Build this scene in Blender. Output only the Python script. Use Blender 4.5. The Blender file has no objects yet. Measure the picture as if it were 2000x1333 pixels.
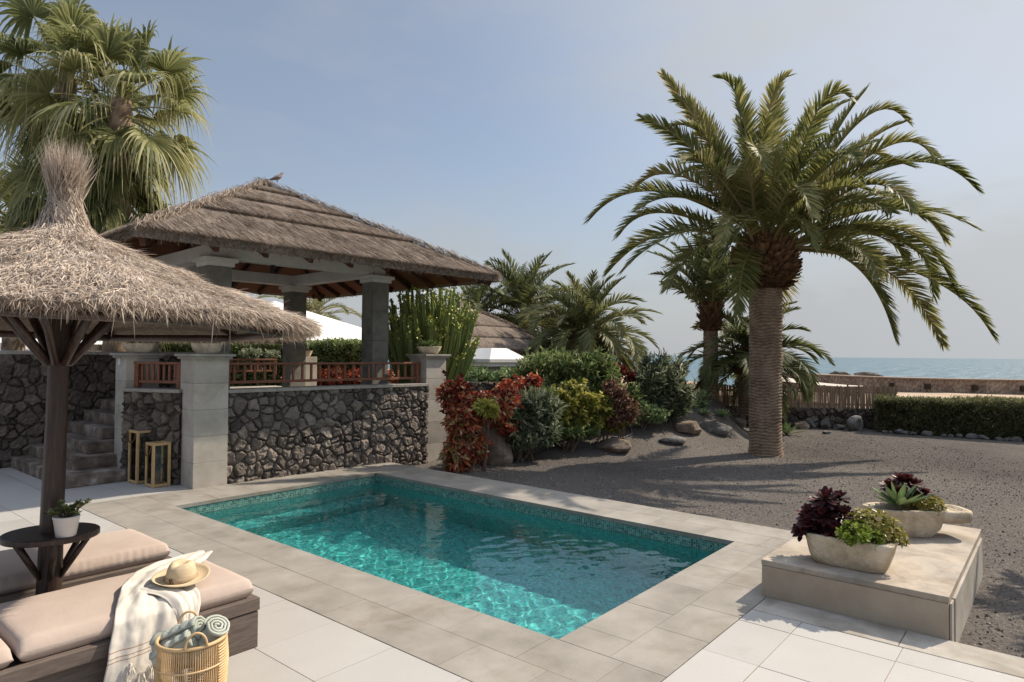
import bpy, math, random
import numpy as np
from mathutils import Vector, Matrix
R = math.radians
rng = np.random.default_rng(7)
random.seed(7)
scene = bpy.context.scene
COL = scene.collection

# ------------------------------------------------------------------ camera
EYE = 1.8
FWD = np.array([math.sin(R(50.2)), math.cos(R(50.2))])
RGT = np.array([math.cos(R(50.2)), -math.sin(R(50.2))])
FPX, PITCH, ROLL = 1290.0, R(1.17), R(0.5)
cam_data = bpy.data.cameras.new('camera')
cam_data.sensor_width = 36.0
cam_data.lens = FPX / 2000 * 36
cam_data.clip_end = 60000
cam = bpy.data.objects.new('camera', cam_data)
COL.objects.link(cam)
_r = Vector((RGT[0], RGT[1], 0)); _f0 = Vector((FWD[0], FWD[1], 0)); _u0 = Vector((0, 0, 1))
_f = _f0 * math.cos(PITCH) + _u0 * math.sin(PITCH)
_u = -_f0 * math.sin(PITCH) + _u0 * math.cos(PITCH)
_r2 = _r * math.cos(ROLL) + _u * math.sin(ROLL)
_u2 = -_r * math.sin(ROLL) + _u * math.cos(ROLL)
cam.matrix_world = Matrix(((_r2.x, _u2.x, -_f.x, 0), (_r2.y, _u2.y, -_f.y, 0), (_r2.z, _u2.z, -_f.z, EYE), (0, 0, 0, 1)))
scene.camera = cam

# ------------------------------------------------------------------ light
SUN_EL, SUN_AZ = R(44), R(-21)          # azimuth counted from +X
sv = Vector((math.cos(SUN_EL) * math.cos(SUN_AZ), math.cos(SUN_EL) * math.sin(SUN_AZ), math.sin(SUN_EL)))
sun_data = bpy.data.lights.new('sun', 'SUN')
sun_data.energy = 4.7
sun_data.angle = R(0.6)
sun_data.color = (1.0, 0.89, 0.74)
sun = bpy.data.objects.new('sun', sun_data)
COL.objects.link(sun)
sun.rotation_euler = sv.to_track_quat('Z', 'Y').to_euler()
sun.location = sv * 30
world = bpy.data.worlds.new('World')
scene.world = world
world.use_nodes = True
wn, wl = world.node_tree.nodes, world.node_tree.links
wn.clear()
sky = wn.new('ShaderNodeTexSky')
sky.sky_type = 'NISHITA'
sky.sun_disc = False
sky.sun_elevation = SUN_EL
sky.sun_rotation = math.pi / 2 - SUN_AZ
sky.air_density = 1.0
sky.dust_density = 1.1
sky.ozone_density = 1.6
# thin high cloud: streaky noise that lifts the blue towards a warm grey
tc = wn.new('ShaderNodeTexCoord')
mp = wn.new('ShaderNodeMapping'); mp.inputs['Scale'].default_value = (1.4, 2.6, 6.0); mp.inputs['Rotation'].default_value = (0.1, 0.25, 0.6)
nz = wn.new('ShaderNodeTexNoise'); nz.inputs['Scale'].default_value = 1.6; nz.inputs['Detail'].default_value = 7; nz.inputs['Roughness'].default_value = 0.55
cr = wn.new('ShaderNodeValToRGB')
cr.color_ramp.elements[0].position = 0.46; cr.color_ramp.elements[0].color = (0.33, 0.33, 0.33, 1)
cr.color_ramp.elements[1].position = 0.82; cr.color_ramp.elements[1].color = (0.66, 0.66, 0.66, 1)
mx = wn.new('ShaderNodeMix'); mx.data_type = 'RGBA'
mx.inputs['B'].default_value = (3.75, 3.9, 4.05, 1)
bg = wn.new('ShaderNodeBackground'); bg.inputs['Strength'].default_value = 0.096
wo = wn.new('ShaderNodeOutputWorld')
wl.new(tc.outputs['Generated'], mp.inputs['Vector']); wl.new(mp.outputs['Vector'], nz.inputs['Vector'])
wl.new(nz.outputs['Fac'], cr.inputs['Fac']); sx_ = wn.new('ShaderNodeSeparateXYZ'); wl.new(tc.outputs['Generated'], sx_.inputs[0])
hz_ = wn.new('ShaderNodeMapRange'); hz_.inputs['From Min'].default_value = 0.0; hz_.inputs['From Max'].default_value = 0.30; hz_.inputs['To Min'].default_value = 0.62; hz_.inputs['To Max'].default_value = 0.0; hz_.interpolation_type = 'SMOOTHSTEP'
wl.new(sx_.outputs['Z'], hz_.inputs['Value'])
dt_ = wn.new('ShaderNodeVectorMath'); dt_.operation = 'DOT_PRODUCT'; dt_.inputs[1].default_value = sv; wl.new(tc.outputs['Generated'], dt_.inputs[0])
sg_ = wn.new('ShaderNodeMapRange'); sg_.inputs['From Min'].default_value = 0.50; sg_.inputs['From Max'].default_value = 0.92; sg_.inputs['To Min'].default_value = 0.0; sg_.inputs['To Max'].default_value = 0.5; sg_.interpolation_type = 'SMOOTHSTEP'
wl.new(dt_.outputs['Value'], sg_.inputs['Value'])
a0_ = wn.new('ShaderNodeMath'); a0_.operation = 'ADD'; wl.new(hz_.outputs['Result'], a0_.inputs[0]); wl.new(sg_.outputs['Result'], a0_.inputs[1])
ad_ = wn.new('ShaderNodeMath'); ad_.operation = 'ADD'; ad_.use_clamp = True; wl.new(cr.outputs['Color'], ad_.inputs[0]); wl.new(a0_.outputs[0], ad_.inputs[1])
wl.new(ad_.outputs[0], mx.inputs['Factor'])
wl.new(sky.outputs['Color'], mx.inputs['A'])
# sky brightened overhead, above the view, as added fill for the shadows
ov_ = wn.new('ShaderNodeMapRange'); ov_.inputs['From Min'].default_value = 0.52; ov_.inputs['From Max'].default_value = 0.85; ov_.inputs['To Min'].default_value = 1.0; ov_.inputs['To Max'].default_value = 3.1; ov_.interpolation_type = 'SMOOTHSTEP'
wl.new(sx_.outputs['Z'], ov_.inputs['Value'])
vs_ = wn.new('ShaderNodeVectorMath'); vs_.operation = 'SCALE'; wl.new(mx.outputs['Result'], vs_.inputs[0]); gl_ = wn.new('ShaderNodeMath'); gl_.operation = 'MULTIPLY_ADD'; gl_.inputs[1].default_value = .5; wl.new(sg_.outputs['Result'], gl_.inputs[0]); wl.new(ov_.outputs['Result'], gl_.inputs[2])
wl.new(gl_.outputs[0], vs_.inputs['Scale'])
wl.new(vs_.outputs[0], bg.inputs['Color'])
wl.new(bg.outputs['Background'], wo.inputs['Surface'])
scene.view_settings.view_transform = 'Standard'
scene.view_settings.look = 'None'
scene.view_settings.exposure = 0.42
scene.view_settings.gamma = 1.0
scene.view_settings.use_curve_mapping = False
scene.render.engine = 'CYCLES'
scene.cycles.use_denoising = True
scene.cycles.max_bounces = 10
scene.cycles.transparent_max_bounces = 12
scene.cycles.sample_clamp_indirect = 6.0

# ------------------------------------------------------------------ numeric helpers
_perm = rng.permutation(256)
_val = rng.random(256)
def vnoise(p):
    p = np.asarray(p, float); i = np.floor(p).astype(int); f = p - i; f = f * f * (3 - 2 * f)
    o = np.zeros(len(p))
    for dx in (0, 1):
        for dy in (0, 1):
            for dz in (0, 1):
                h = _val[_perm[(_perm[(_perm[(i[:, 0] + dx) & 255] + i[:, 1] + dy) & 255] + i[:, 2] + dz) & 255]]
                o += h * (f[:, 0] if dx else 1 - f[:, 0]) * (f[:, 1] if dy else 1 - f[:, 1]) * (f[:, 2] if dz else 1 - f[:, 2])
    return o
def fbm(p, octv=4):
    p = np.asarray(p, float); s = np.zeros(len(p)); a = 0.5
    for k in range(octv):
        s += a * vnoise(p * 2 ** k + 17.3 * k); a *= 0.5
    return s
def unit(v):
    v = np.asarray(v, float); return v / np.maximum(np.linalg.norm(v, axis=-1, keepdims=True), 1e-9)
def ray(px, py):
    x, y = (px - 1000) / FPX, -(py - 666.5) / FPX
    c, s = math.cos(ROLL), math.sin(ROLL); x, y = c * x - s * y, s * x + c * y
    f = math.cos(PITCH) - y * math.sin(PITCH); u = math.sin(PITCH) + y * math.cos(PITCH)
    return x, f, u
def at(px, py, dist):
    """point of the site seen at a photo pixel, at a distance ahead"""
    x, f, u = ray(px, py); t = dist / f; g = RGT * x * t + FWD * dist
    return Vector((g[0], g[1], EYE + u * t))
def lp(lat, dist, z=0.0):
    g = RGT * lat + FWD * dist; return Vector((g[0], g[1], z))
def smooth(a, b, x):
    t = np.clip((x - a) / (b - a), 0, 1); return t * t * (3 - 2 * t)

# ------------------------------------------------------------------ mesh builder
class MB:
    def __init__(s): s.V, s.F, s.T, s.n = [], [], [], 0
    def add(s, v, faces, tint=0.5):
        v = np.asarray(v, float).reshape(-1, 3)
        for f in (faces if isinstance(faces, list) else [faces]):
            f = np.asarray(f, np.int64)
            if f.size: s.F.append(f + s.n)
        s.V.append(v); s.T.append(np.broadcast_to(np.asarray(tint, float), (len(v),)).copy()); s.n += len(v)
    def box(s, c, d, rz=0.0, rx=0.0, ry=0.0, tint=0.5, taper=1.0):
        h = np.array(d) / 2
        v = np.array([[x, y, z] for z in (-1, 1) for y in (-1, 1) for x in (-1, 1)], float)
        v[4:, :2] *= taper
        v = v * h
        m = (Matrix.Rotation(rz, 3, 'Z') @ Matrix.Rotation(ry, 3, 'Y') @ Matrix.Rotation(rx, 3, 'X'))
        v = v @ np.array(m).T + np.array(c)
        s.add(v, np.array([[0, 2, 3, 1], [4, 5, 7, 6], [0, 1, 5, 4], [2, 6, 7, 3], [0, 4, 6, 2], [1, 3, 7, 5]]), tint)
    def beam(s, a, b, w, h, tint=0.5, up=(0, 0, 1)):
        a, b = np.array(a, float), np.array(b, float); d = unit(b - a); side = unit(np.cross(d, up)); u = np.cross(side, d)
        v = [p + side * sx * w / 2 + u * sz * h / 2 for p in (a, b) for sz in (-1, 1) for sx in (-1, 1)]
        s.add(v, np.array([[0, 1, 3, 2], [4, 6, 7, 5], [0, 4, 5, 1], [2, 3, 7, 6], [0, 2, 6, 4], [1, 5, 7, 3]]), tint)
    def tube(s, pts, r, n=10, tint=0.5, cap=True):
        pts = np.array(pts, float); k = len(pts); r = np.broadcast_to(np.asarray(r, float), (k,))
        t = np.gradient(pts, axis=0); t = unit(t)
        ref = np.array([0, 0, 1.0]) if abs(t[0, 2]) < .9 else np.array([1.0, 0, 0])
        a = unit(np.cross(t, ref)); b = np.cross(t, a)
        an = np.linspace(0, 2 * np.pi, n, endpoint=False)
        v = pts[:, None] + r[:, None, None] * (a[:, None] * np.cos(an)[None, :, None] + b[:, None] * np.sin(an)[None, :, None])
        s.grid(v, wrap=True, tint=tint)
        if cap:
            o = s.n - k * n
            s.F.append(np.arange(n)[None, ::-1] + o); s.F.append(np.arange(n)[None] + o + (k - 1) * n)
    def grid(s, v, wrap=False, tint=0.5):
        a, b = v.shape[:2]
        j = np.arange(b if wrap else b - 1); i = np.arange(a - 1)
        I, J = np.meshgrid(i, j, indexing='ij'); J2 = (J + 1) % b
        f = np.stack([I * b + J, I * b + J2, (I + 1) * b + J2, (I + 1) * b + J], -1).reshape(-1, 4)
        t = tint.reshape(-1) if isinstance(tint, np.ndarray) else tint
        s.add(v.reshape(-1, 3), f, t)
    def lathe(s, prof, n=32, c=(0, 0, 0), tint=0.5, noise=0.0, nscale=6, cap=False):
        prof = np.array(prof, float); an = np.linspace(0, 2 * np.pi, n, endpoint=False)
        v = np.zeros((len(prof), n, 3))
        v[..., 0] = prof[:, None, 0] * np.cos(an); v[..., 1] = prof[:, None, 0] * np.sin(an); v[..., 2] = prof[:, None, 1]
        if noise:
            d = (fbm(v.reshape(-1, 3) * nscale, 3) - .45).reshape(v.shape[:2]) * noise
            v[..., 0] += d * np.cos(an); v[..., 1] += d * np.sin(an)
        v += np.array(c)
        s.grid(v, wrap=True, tint=tint)
        if cap:
            o = s.n - len(prof) * n
            s.F.append(np.arange(n)[None, ::-1] + o); s.F.append(np.arange(n)[None] + o + (len(prof) - 1) * n)
    def blades(s, P, D, N, L, W, prof=(1, .8, 0), droop=0.0, tint=0.5, fold=0.0, curl=0.0):
        """many strips at once: base P, direction D, face normal N, length L, width W"""
        P, D, N = np.asarray(P, float), unit(D), np.asarray(N, float); n = len(P)
        L = np.broadcast_to(np.asarray(L, float), (n,)); W = np.broadcast_to(np.asarray(W, float), (n,))
        droop = np.broadcast_to(np.asarray(droop, float), (n,)); S = unit(np.cross(D, N)); U = unit(np.cross(S, D))
        k = len(prof); ss = np.linspace(0, 1, k)
        c = P[:, None] + D[:, None] * (L[:, None] * ss)[..., None]
        c[..., 2] -= (droop * L)[:, None] * ss ** 2
        if curl: c += U[:, None] * (curl * L[:, None] * ss ** 2)[..., None]
        w = (W[:, None] * np.array(prof)) / 2
        l = c - S[:, None] * w[..., None]; r = c + S[:, None] * w[..., None]
        t = np.broadcast_to(np.asarray(tint, float), (n,))
        if fold:
            c2 = c - U[:, None] * (w * fold)[..., None]
            v = np.stack([l, c2, r], 2); m = 3
        else: v = np.stack([l, r], 2); m = 2
        base = (np.arange(n) * k * m)[:, None, None]
        i = np.arange(k - 1)[None, :, None] * m; j = np.arange(m - 1)[None, None, :]
        a = base + i + j
        s.add(v.reshape(-1, 3), np.stack([a, a + 1, a + m + 1, a + m], -1).reshape(-1, 4), np.repeat(t, k * m))
    def xform(s, m):
        m = np.array(m)
        s.V = [v @ m[:3, :3].T + m[:3, 3] for v in s.V]; return s
    def build(s, name, material, parent=None, smooth=False, bevel=0.0, subsurf=0, loc=None):
        v = np.concatenate(s.V); me = bpy.data.meshes.new(name)
        me.vertices.add(len(v)); me.vertices.foreach_set('co', v.astype(np.float32).ravel())
        lt = np.concatenate([np.full(len(f), f.shape[1]) for f in s.F]); lv = np.concatenate([f.ravel() for f in s.F])
        me.loops.add(len(lv)); me.loops.foreach_set('vertex_index', lv.astype(np.int32))
        me.polygons.add(len(lt)); me.polygons.foreach_set('loop_start', np.concatenate([[0], np.cumsum(lt)[:-1]]).astype(np.int32))
        me.update(calc_edges=True)
        at_ = me.attributes.new('tint', 'FLOAT', 'POINT'); at_.data.foreach_set('value', np.concatenate(s.T).astype(np.float32))
        me.polygons.foreach_set('use_smooth', np.full(len(lt), bool(smooth)))
        me.update()
        me.materials.append(material)
        o = bpy.data.objects.new(name, me); COL.objects.link(o)
        if parent: o.parent = parent
        if loc is not None: o.location = loc
        if bevel:
            b = o.modifiers.new('bevel', 'BEVEL'); b.width = bevel; b.segments = 2; b.limit_method = 'ANGLE'; b.angle_limit = R(40)
        if subsurf:
            q = o.modifiers.new('sub', 'SUBSURF'); q.levels = q.render_levels = subsurf
        return o

def thing(name, label, cat, loc=(0, 0, 0), rz=0.0, group=None):
    o = bpy.data.objects.new(name, None); COL.objects.link(o); o.empty_display_size = .1
    o.location = loc; o.rotation_euler = (0, 0, rz); o['label'] = label; o['category'] = cat
    if group: o['group'] = group
    return o
def tag(o, label, cat, group=None, kind=None):
    o['label'] = label; o['category'] = cat
    if group: o['group'] = group
    if kind: o['kind'] = kind
    return o
def struct(o): o['kind'] = 'structure'; return o
def copy_tree(o, parent=None):
    c = o.copy(); COL.objects.link(c)
    if parent: c.parent = parent
    for ch in list(o.children): copy_tree(ch, c)
    return c

# ------------------------------------------------------------------ materials
def mat(name, stops, src='noise', scale=5.0, detail=5.0, rough=.75, bump=0.0, bscale=30.0, bdetail=6.0, transl=0.0, spec=.25, stretch=(1, 1, 1), mixw=.5, metal=0.0, bstretch=None, dist=.02, coat=0.0, coords='Object', stain=None):
    m = bpy.data.materials.new(name); m.use_nodes = True
    n, l = m.node_tree.nodes, m.node_tree.links
    b = n['Principled BSDF']; out = n['Material Output']
    t = n.new('ShaderNodeTexCoord'); mp = n.new('ShaderNodeMapping'); mp.inputs['Scale'].default_value = stretch
    l.new(t.outputs[coords], mp.inputs['Vector'])
    nz = n.new('ShaderNodeTexNoise'); nz.inputs['Scale'].default_value = scale; nz.inputs['Detail'].default_value = detail; nz.inputs['Roughness'].default_value = .6
    l.new(mp.outputs['Vector'], nz.inputs['Vector'])
    ramp = n.new('ShaderNodeValToRGB'); e = ramp.color_ramp.elements
    while len(e) < len(stops): e.new(.5)
    for i, (p, c) in enumerate(stops): e[i].position = p; e[i].color = (*c, 1)
    if src == 'noise': l.new(nz.outputs['Fac'], ramp.inputs['Fac'])
    else:
        a = n.new('ShaderNodeAttribute'); a.attribute_name = 'tint'
        if src == 'tint': l.new(a.outputs['Fac'], ramp.inputs['Fac'])
        else:
            mm = n.new('ShaderNodeMix'); mm.inputs['Factor'].default_value = mixw
            l.new(a.outputs['Fac'], mm.inputs['A']); l.new(nz.outputs['Fac'], mm.inputs['B']); l.new(mm.outputs['Result'], ramp.inputs['Fac'])
    col = ramp.outputs['Color']
    for (sc, lo, hi, amt, cs) in (stain or ()):
        ns = n.new('ShaderNodeTexNoise'); ns.inputs['Scale'].default_value = sc; ns.inputs['Detail'].default_value = 8; ns.inputs['Roughness'].default_value = .62; ns.inputs['Distortion'].default_value = .8
        l.new(t.outputs[coords], ns.inputs['Vector'])
        mr = n.new('ShaderNodeMapRange'); mr.inputs['From Min'].default_value = lo; mr.inputs['From Max'].default_value = hi; mr.inputs['To Max'].default_value = amt
        l.new(ns.outputs['Fac'], mr.inputs['Value'])
        sm = n.new('ShaderNodeMix'); sm.data_type = 'RGBA'; sm.blend_type = 'MULTIPLY'; sm.inputs['B'].default_value = (*cs, 1)
        l.new(mr.outputs['Result'], sm.inputs['Factor']); l.new(col, sm.inputs['A']); col = sm.outputs['Result']
    l.new(col, b.inputs['Base Color'])
    b.inputs['Roughness'].default_value = rough; b.inputs['Specular IOR Level'].default_value = spec; b.inputs['Metallic'].default_value = metal
    b.inputs['Coat Weight'].default_value = coat
    if bump:
        n2 = n.new('ShaderNodeTexNoise'); n2.inputs['Scale'].default_value = bscale; n2.inputs['Detail'].default_value = bdetail; n2.inputs['Roughness'].default_value = .65
        if bstretch:
            mp2 = n.new('ShaderNodeMapping'); mp2.inputs['Scale'].default_value = bstretch; l.new(t.outputs[coords], mp2.inputs['Vector']); l.new(mp2.outputs['Vector'], n2.inputs['Vector'])
        else: l.new(mp.outputs['Vector'], n2.inputs['Vector'])
        bp = n.new('ShaderNodeBump'); bp.inputs['Strength'].default_value = bump; bp.inputs['Distance'].default_value = dist
        l.new(n2.outputs['Fac'], bp.inputs['Height']); l.new(bp.outputs['Normal'], b.inputs['Normal'])
    if transl:
        tr = n.new('ShaderNodeBsdfTranslucent'); l.new(ramp.outputs['Color'], tr.inputs['Color'])
        ms = n.new('ShaderNodeMixShader'); ms.inputs['Fac'].default_value = transl
        l.new(b.outputs['BSDF'], ms.inputs[1]); l.new(tr.outputs['BSDF'], ms.inputs[2]); l.new(ms.outputs['Shader'], out.inputs['Surface'])
    return m
M = {}
M['gravel'] = mat('volcanic gravel', [(.28, (.034, .029, .026)), (.44, (.098, .085, .075)), (.58, (.162, .142, .125)), (.74, (.30, .265, .235))], 'mix', scale=38, detail=9, rough=.95, bump=1.0, bscale=70, spec=.1, dist=.03, mixw=.68)
M['pebble'] = mat('loose volcanic stones', [(.1, (.04, .034, .03)), (.45, (.115, .10, .087)), (.75, (.22, .192, .168)), (1, (.38, .34, .30))], 'tint', rough=.95, spec=.1)
M['sand'] = mat('beach sand', [(.3, (.22, .155, .10)), (.5, (.36, .265, .18)), (.7, (.46, .35, .25))], scale=.35, detail=9, rough=.95, bump=.8, bscale=.9, dist=.3)
M['tile'] = mat('pale deck tile', [(.1, (.30, .278, .25)), (.35, (.36, .34, .313)), (.6, (.39, .37, .343)), (.95, (.43, .41, .38))], 'mix', scale=1.7, detail=11, rough=.5, bump=.08, bscale=40, spec=.3, mixw=.62, stain=[(1.1, .56, .74, .55, (.78, .72, .64)), (14, .66, .74, .5, (.7, .62, .52))])
M['grout'] = mat('sandy grout', [(.3, (.22, .155, .10)), (.7, (.32, .24, .165))], scale=30, rough=.9)
M['coping'] = mat('brown stone coping', [(.20, (.135, .118, .10)), (.38, (.21, .19, .16)), (.55, (.27, .245, .21)), (.8, (.345, .318, .28))], 'mix', scale=2.6, detail=12, rough=.72, bump=.2, bscale=110, spec=.25, mixw=.74, stain=[(1.6, .53, .72, .7, (.66, .60, .52)), (22, .66, .73, .8, (.45, .38, .30)), (5, .60, .72, .5, (.8, .72, .6))], dist=.01)
M['concrete'] = mat('weathered concrete', [(.25, (.22, .195, .165)), (.45, (.345, .31, .265)), (.62, (.43, .39, .335)), (.85, (.53, .485, .42))], 'mix', scale=3.0, detail=9, rough=.85, bump=.15, bscale=60, mixw=.75, dist=.01, stain=[(1.7, .52, .7, .7, (.62, .57, .50)), (9, .6, .72, .5, (.7, .66, .6))])
M['plinth_top'] = mat('stained beige concrete', [(.25, (.19, .165, .135)), (.40, (.29, .245, .195)), (.50, (.39, .325, .255)), (.60, (.33, .29, .24)), (.74, (.22, .20, .175))], 'noise', scale=2.4, detail=10, rough=.8, bump=.15, bscale=60, dist=.01, stain=[(2.2, .5, .66, .8, (.62, .58, .53)), (30, .64, .72, .7, (.5, .44, .38))])
M['plinth_body'] = mat('smooth grey render', [(.3, (.33, .265, .195)), (.7, (.41, .335, .25))], scale=4, detail=7, rough=.85, bump=.08, bscale=80, dist=.01, stain=[(1.8, .5, .7, .5, (.75, .70, .62))])
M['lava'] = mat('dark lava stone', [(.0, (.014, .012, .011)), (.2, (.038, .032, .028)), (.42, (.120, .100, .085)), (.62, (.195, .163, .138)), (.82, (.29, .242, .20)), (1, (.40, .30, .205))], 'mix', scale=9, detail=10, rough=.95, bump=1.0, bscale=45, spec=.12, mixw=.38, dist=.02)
M['lava_dark'] = mat('darker lava stone', [(.0, (.012, .011, .010)), (.22, (.040, .033, .028)), (.5, (.115, .093, .076)), (.75, (.19, .155, .125)), (1, (.28, .22, .165))], 'mix', scale=9, detail=10, rough=.95, bump=1.0, bscale=45, spec=.12, mixw=.4, dist=.02)  # darker browns than the front wall's lava
M['cap'] = mat('grey cap stone', [(.3, (.23, .21, .18)), (.7, (.37, .34, .295))], scale=6, detail=8, rough=.85, bump=.15, bscale=50, dist=.01)
M['step'] = mat('worn grey step', [(.3, (.075, .055, .041)), (.48, (.15, .115, .09)), (.62, (.26, .215, .18)), (.80, (.54, .50, .45))], scale=4.5, detail=9, rough=.85, bump=.4, bscale=20)
M['rail'] = mat('red brown varnished wood', [(.3, (.14, .055, .032)), (.7, (.25, .105, .06))], scale=8, rough=.5, stretch=(1, 1, 6), bump=.1, bscale=40)
M['dark_wood'] = mat('dark brown varnished wood', [(.3, (.018, .009, .006)), (.55, (.042, .022, .015)), (.8, (.095, .055, .038))], scale=10, rough=.38, stretch=(6, 6, .5), bump=.25, bscale=25, spec=.5)
M['loung_wood'] = mat('grey brown lounger wood', [(.3, (.095, .072, .060)), (.7, (.17, .135, .115))], scale=8, rough=.6, stretch=(1, 8, 8), bump=.15, bscale=25)
M['cushion'] = mat('taupe canvas', [(.3, (.43, .345, .295)), (.7, (.475, .385, .33))], scale=2.5, rough=.9, bump=.12, bscale=9, bdetail=3, spec=.15, dist=.03)
M['thatch'] = mat('grey straw thatch', [(.0, (.18, .137, .10)), (.35, (.39, .315, .25)), (.65, (.57, .475, .39)), (1, (.70, .60, .50))], 'tint', rough=.85, transl=.18, spec=.15)
M['thatch_dark'] = mat('brown heather thatch', [(.0, (.08, .057, .041)), (.35, (.245, .19, .145)), (.65, (.39, .31, .245)), (1, (.58, .48, .385))], 'tint', rough=.88, transl=.12, spec=.12)
M['thatch_base'] = mat('packed thatch', [(.3, (.10, .075, .057)), (.7, (.22, .175, .14))], scale=30, rough=.95, bump=.6, bscale=60)
M['roof_board'] = mat('red brown ceiling boards', [(.3, (.11, .042, .020)), (.7, (.19, .075, .038))], scale=8, rough=.6, stretch=(8, 1, 1))
M['rafter'] = mat('dark red rafters', [(.3, (.045, .018, .010)), (.7, (.09, .036, .02))], scale=8, rough=.6)
M['column'] = mat('grey stone column', [(.3, (.13, .125, .105)), (.5, (.19, .18, .155)), (.75, (.25, .235, .205))], scale=5, detail=8, rough=.85, bump=.2, bscale=50, dist=.01)
M['white_paint'] = mat('white painted plaster', [(.3, (.55, .53, .50)), (.7, (.66, .64, .61))], scale=3, rough=.8)
M['canvas_white'] = mat('white canvas', [(.3, (.68, .66, .62)), (.7, (.76, .74, .70))], scale=1.5, rough=.85)
M['palm_leaf'] = mat('palm leaflet green', [(.0, (.042, .054, .016)), (.3, (.100, .118, .034)), (.6, (.195, .20, .062)), (.85, (.34, .30, .115)), (1, (.48, .38, .20))], 'tint', rough=.55, transl=.40, spec=.22)
M['fan_leaf'] = mat('fan palm green', [(.0, (.042, .052, .018)), (.3, (.115, .132, .045)), (.6, (.235, .245, .095)), (.85, (.40, .37, .18)), (1, (.55, .46, .30))], 'tint', rough=.5, transl=.40, spec=.25)
M['palm_far'] = mat('far palm green', [(.0, (.035, .046, .020)), (.3, (.078, .095, .035)), (.6, (.155, .165, .062)), (.85, (.28, .25, .11)), (1, (.42, .33, .18))], 'tint', rough=.55, transl=.36, spec=.22)
M['trunk'] = mat('ringed palm bark', [(.0, (.045, .029, .019)), (.35, (.155, .105, .07)), (.65, (.27, .195, .135)), (1, (.40, .31, .22))], 'mix', scale=14, detail=8, rough=.92, bump=.6, bscale=40, mixw=.45, dist=.015)
M['boss'] = mat('dry frond stubs', [(.0, (.028, .014, .008)), (.35, (.10, .050, .026)), (.7, (.21, .115, .060)), (1, (.36, .22, .11))], 'mix', scale=16, detail=6, rough=.9, mixw=.35)
M['leaf_green'] = mat('dark shrub leaf', [(.0, (.038, .058, .020)), (.35, (.11, .155, .052)), (.7, (.22, .275, .095)), (1, (.38, .40, .17))], 'tint', rough=.45, transl=.38, spec=.3)
M['leaf_silver'] = mat('grey green oleander leaf', [(.0, (.036, .050, .026)), (.4, (.115, .142, .075)), (.75, (.23, .26, .15)), (1, (.44, .43, .30))], 'tint', rough=.45, transl=.38, spec=.3)
M['leaf_lime'] = mat('yellow green croton leaf', [(.0, (.05, .062, .012)), (.35, (.15, .165, .030)), (.7, (.33, .31, .06)), (1, (.55, .47, .12))], 'tint', rough=.45, transl=.38, spec=.3)
M['leaf_red'] = mat('red croton leaf', [(.0, (.060, .012, .010)), (.25, (.28, .042, .030)), (.45, (.46, .095, .045)), (.62, (.50, .21, .08)), (.78, (.52, .35, .23)), (.9, (.36, .30, .10)), (1, (.20, .20, .06))], 'tint', rough=.45, transl=.34, spec=.3)
M['leaf_rust'] = mat('rust brown leaf', [(.0, (.04, .020, .014)), (.4, (.14, .060, .040)), (.75, (.24, .12, .075)), (1, (.26, .23, .11))], 'tint', rough=.45, transl=.2)
M['leaf_hedge'] = mat('dull hedge needles', [(.0, (.028, .034, .016)), (.4, (.095, .105, .046)), (.75, (.19, .19, .085)), (1, (.42, .35, .19))], 'tint', rough=.6, transl=.38)
M['leaf_pale'] = mat('pale agave leaf', [(.0, (.07, .11, .04)), (.4, (.17, .24, .095)), (.75, (.30, .37, .16)), (1, (.52, .54, .30))], 'mix', scale=6, mixw=.25, rough=.45, transl=.12, spec=.4)
M['aeonium_dark'] = mat('black purple aeonium', [(.0, (.012, .005, .006)), (.4, (.045, .012, .014)), (.75, (.13, .028, .028)), (1, (.28, .10, .085))], 'tint', rough=.5, transl=.1, spec=.25)
M['aeonium_lime'] = mat('lime aeonium', [(.0, (.06, .09, .012)), (.4, (.17, .23, .028)), (.75, (.32, .38, .06)), (1, (.50, .50, .16))], 'tint', rough=.4, transl=.2, spec=.4)
M['aeonium_yellow'] = mat('yellow green sedum', [(.0, (.07, .07, .015)), (.4, (.22, .20, .035)), (.75, (.38, .33, .09)), (1, (.52, .40, .20))], 'tint', rough=.4, transl=.2, spec=.4)
M['cactus'] = mat('candelabra cactus green', [(.0, (.05, .072, .024)), (.5, (.125, .17, .052)), (.84, (.23, .275, .08)), (1, (.50, .50, .11))], 'tint', rough=.5, spec=.4)
M['stem'] = mat('woody stems', [(.3, (.075, .052, .036)), (.7, (.17, .125, .09))], scale=20, rough=.9, bump=.5, bscale=30)
M['rock'] = mat('brown basalt boulder', [(.25, (.08, .058, .043)), (.5, (.18, .135, .10)), (.75, (.30, .235, .18))], scale=4, detail=10, rough=.95, bump=.8, bscale=14)
M['rock_grey'] = mat('grey basalt rock', [(.25, (.060, .055, .050)), (.5, (.14, .13, .12)), (.75, (.27, .25, .23))], scale=5, detail=10, rough=.95, bump=.8, bscale=18)
M['trough'] = mat('hewn limestone', [(.2, (.26, .185, .11)), (.42, (.47, .375, .255)), (.58, (.60, .50, .365)), (.8, (.68, .60, .47))], scale=7, detail=10, rough=.9, bump=1.0, bscale=24, dist=.022)
M['soil'] = mat('dark soil', [(.3, (.03, .022, .016)), (.7, (.07, .052, .038))], scale=40, rough=1, bump=.8, bscale=60)
M['bamboo'] = mat('yellow bamboo lath', [(.3, (.42, .27, .115)), (.7, (.58, .40, .20))], scale=9, rough=.5, stretch=(3, 3, 1))
M['wicker'] = mat('blond rattan', [(.0, (.36, .22, .10)), (.5, (.55, .37, .19)), (1, (.66, .48, .28))], 'mix', scale=30, rough=.5, mixw=.5)
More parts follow.
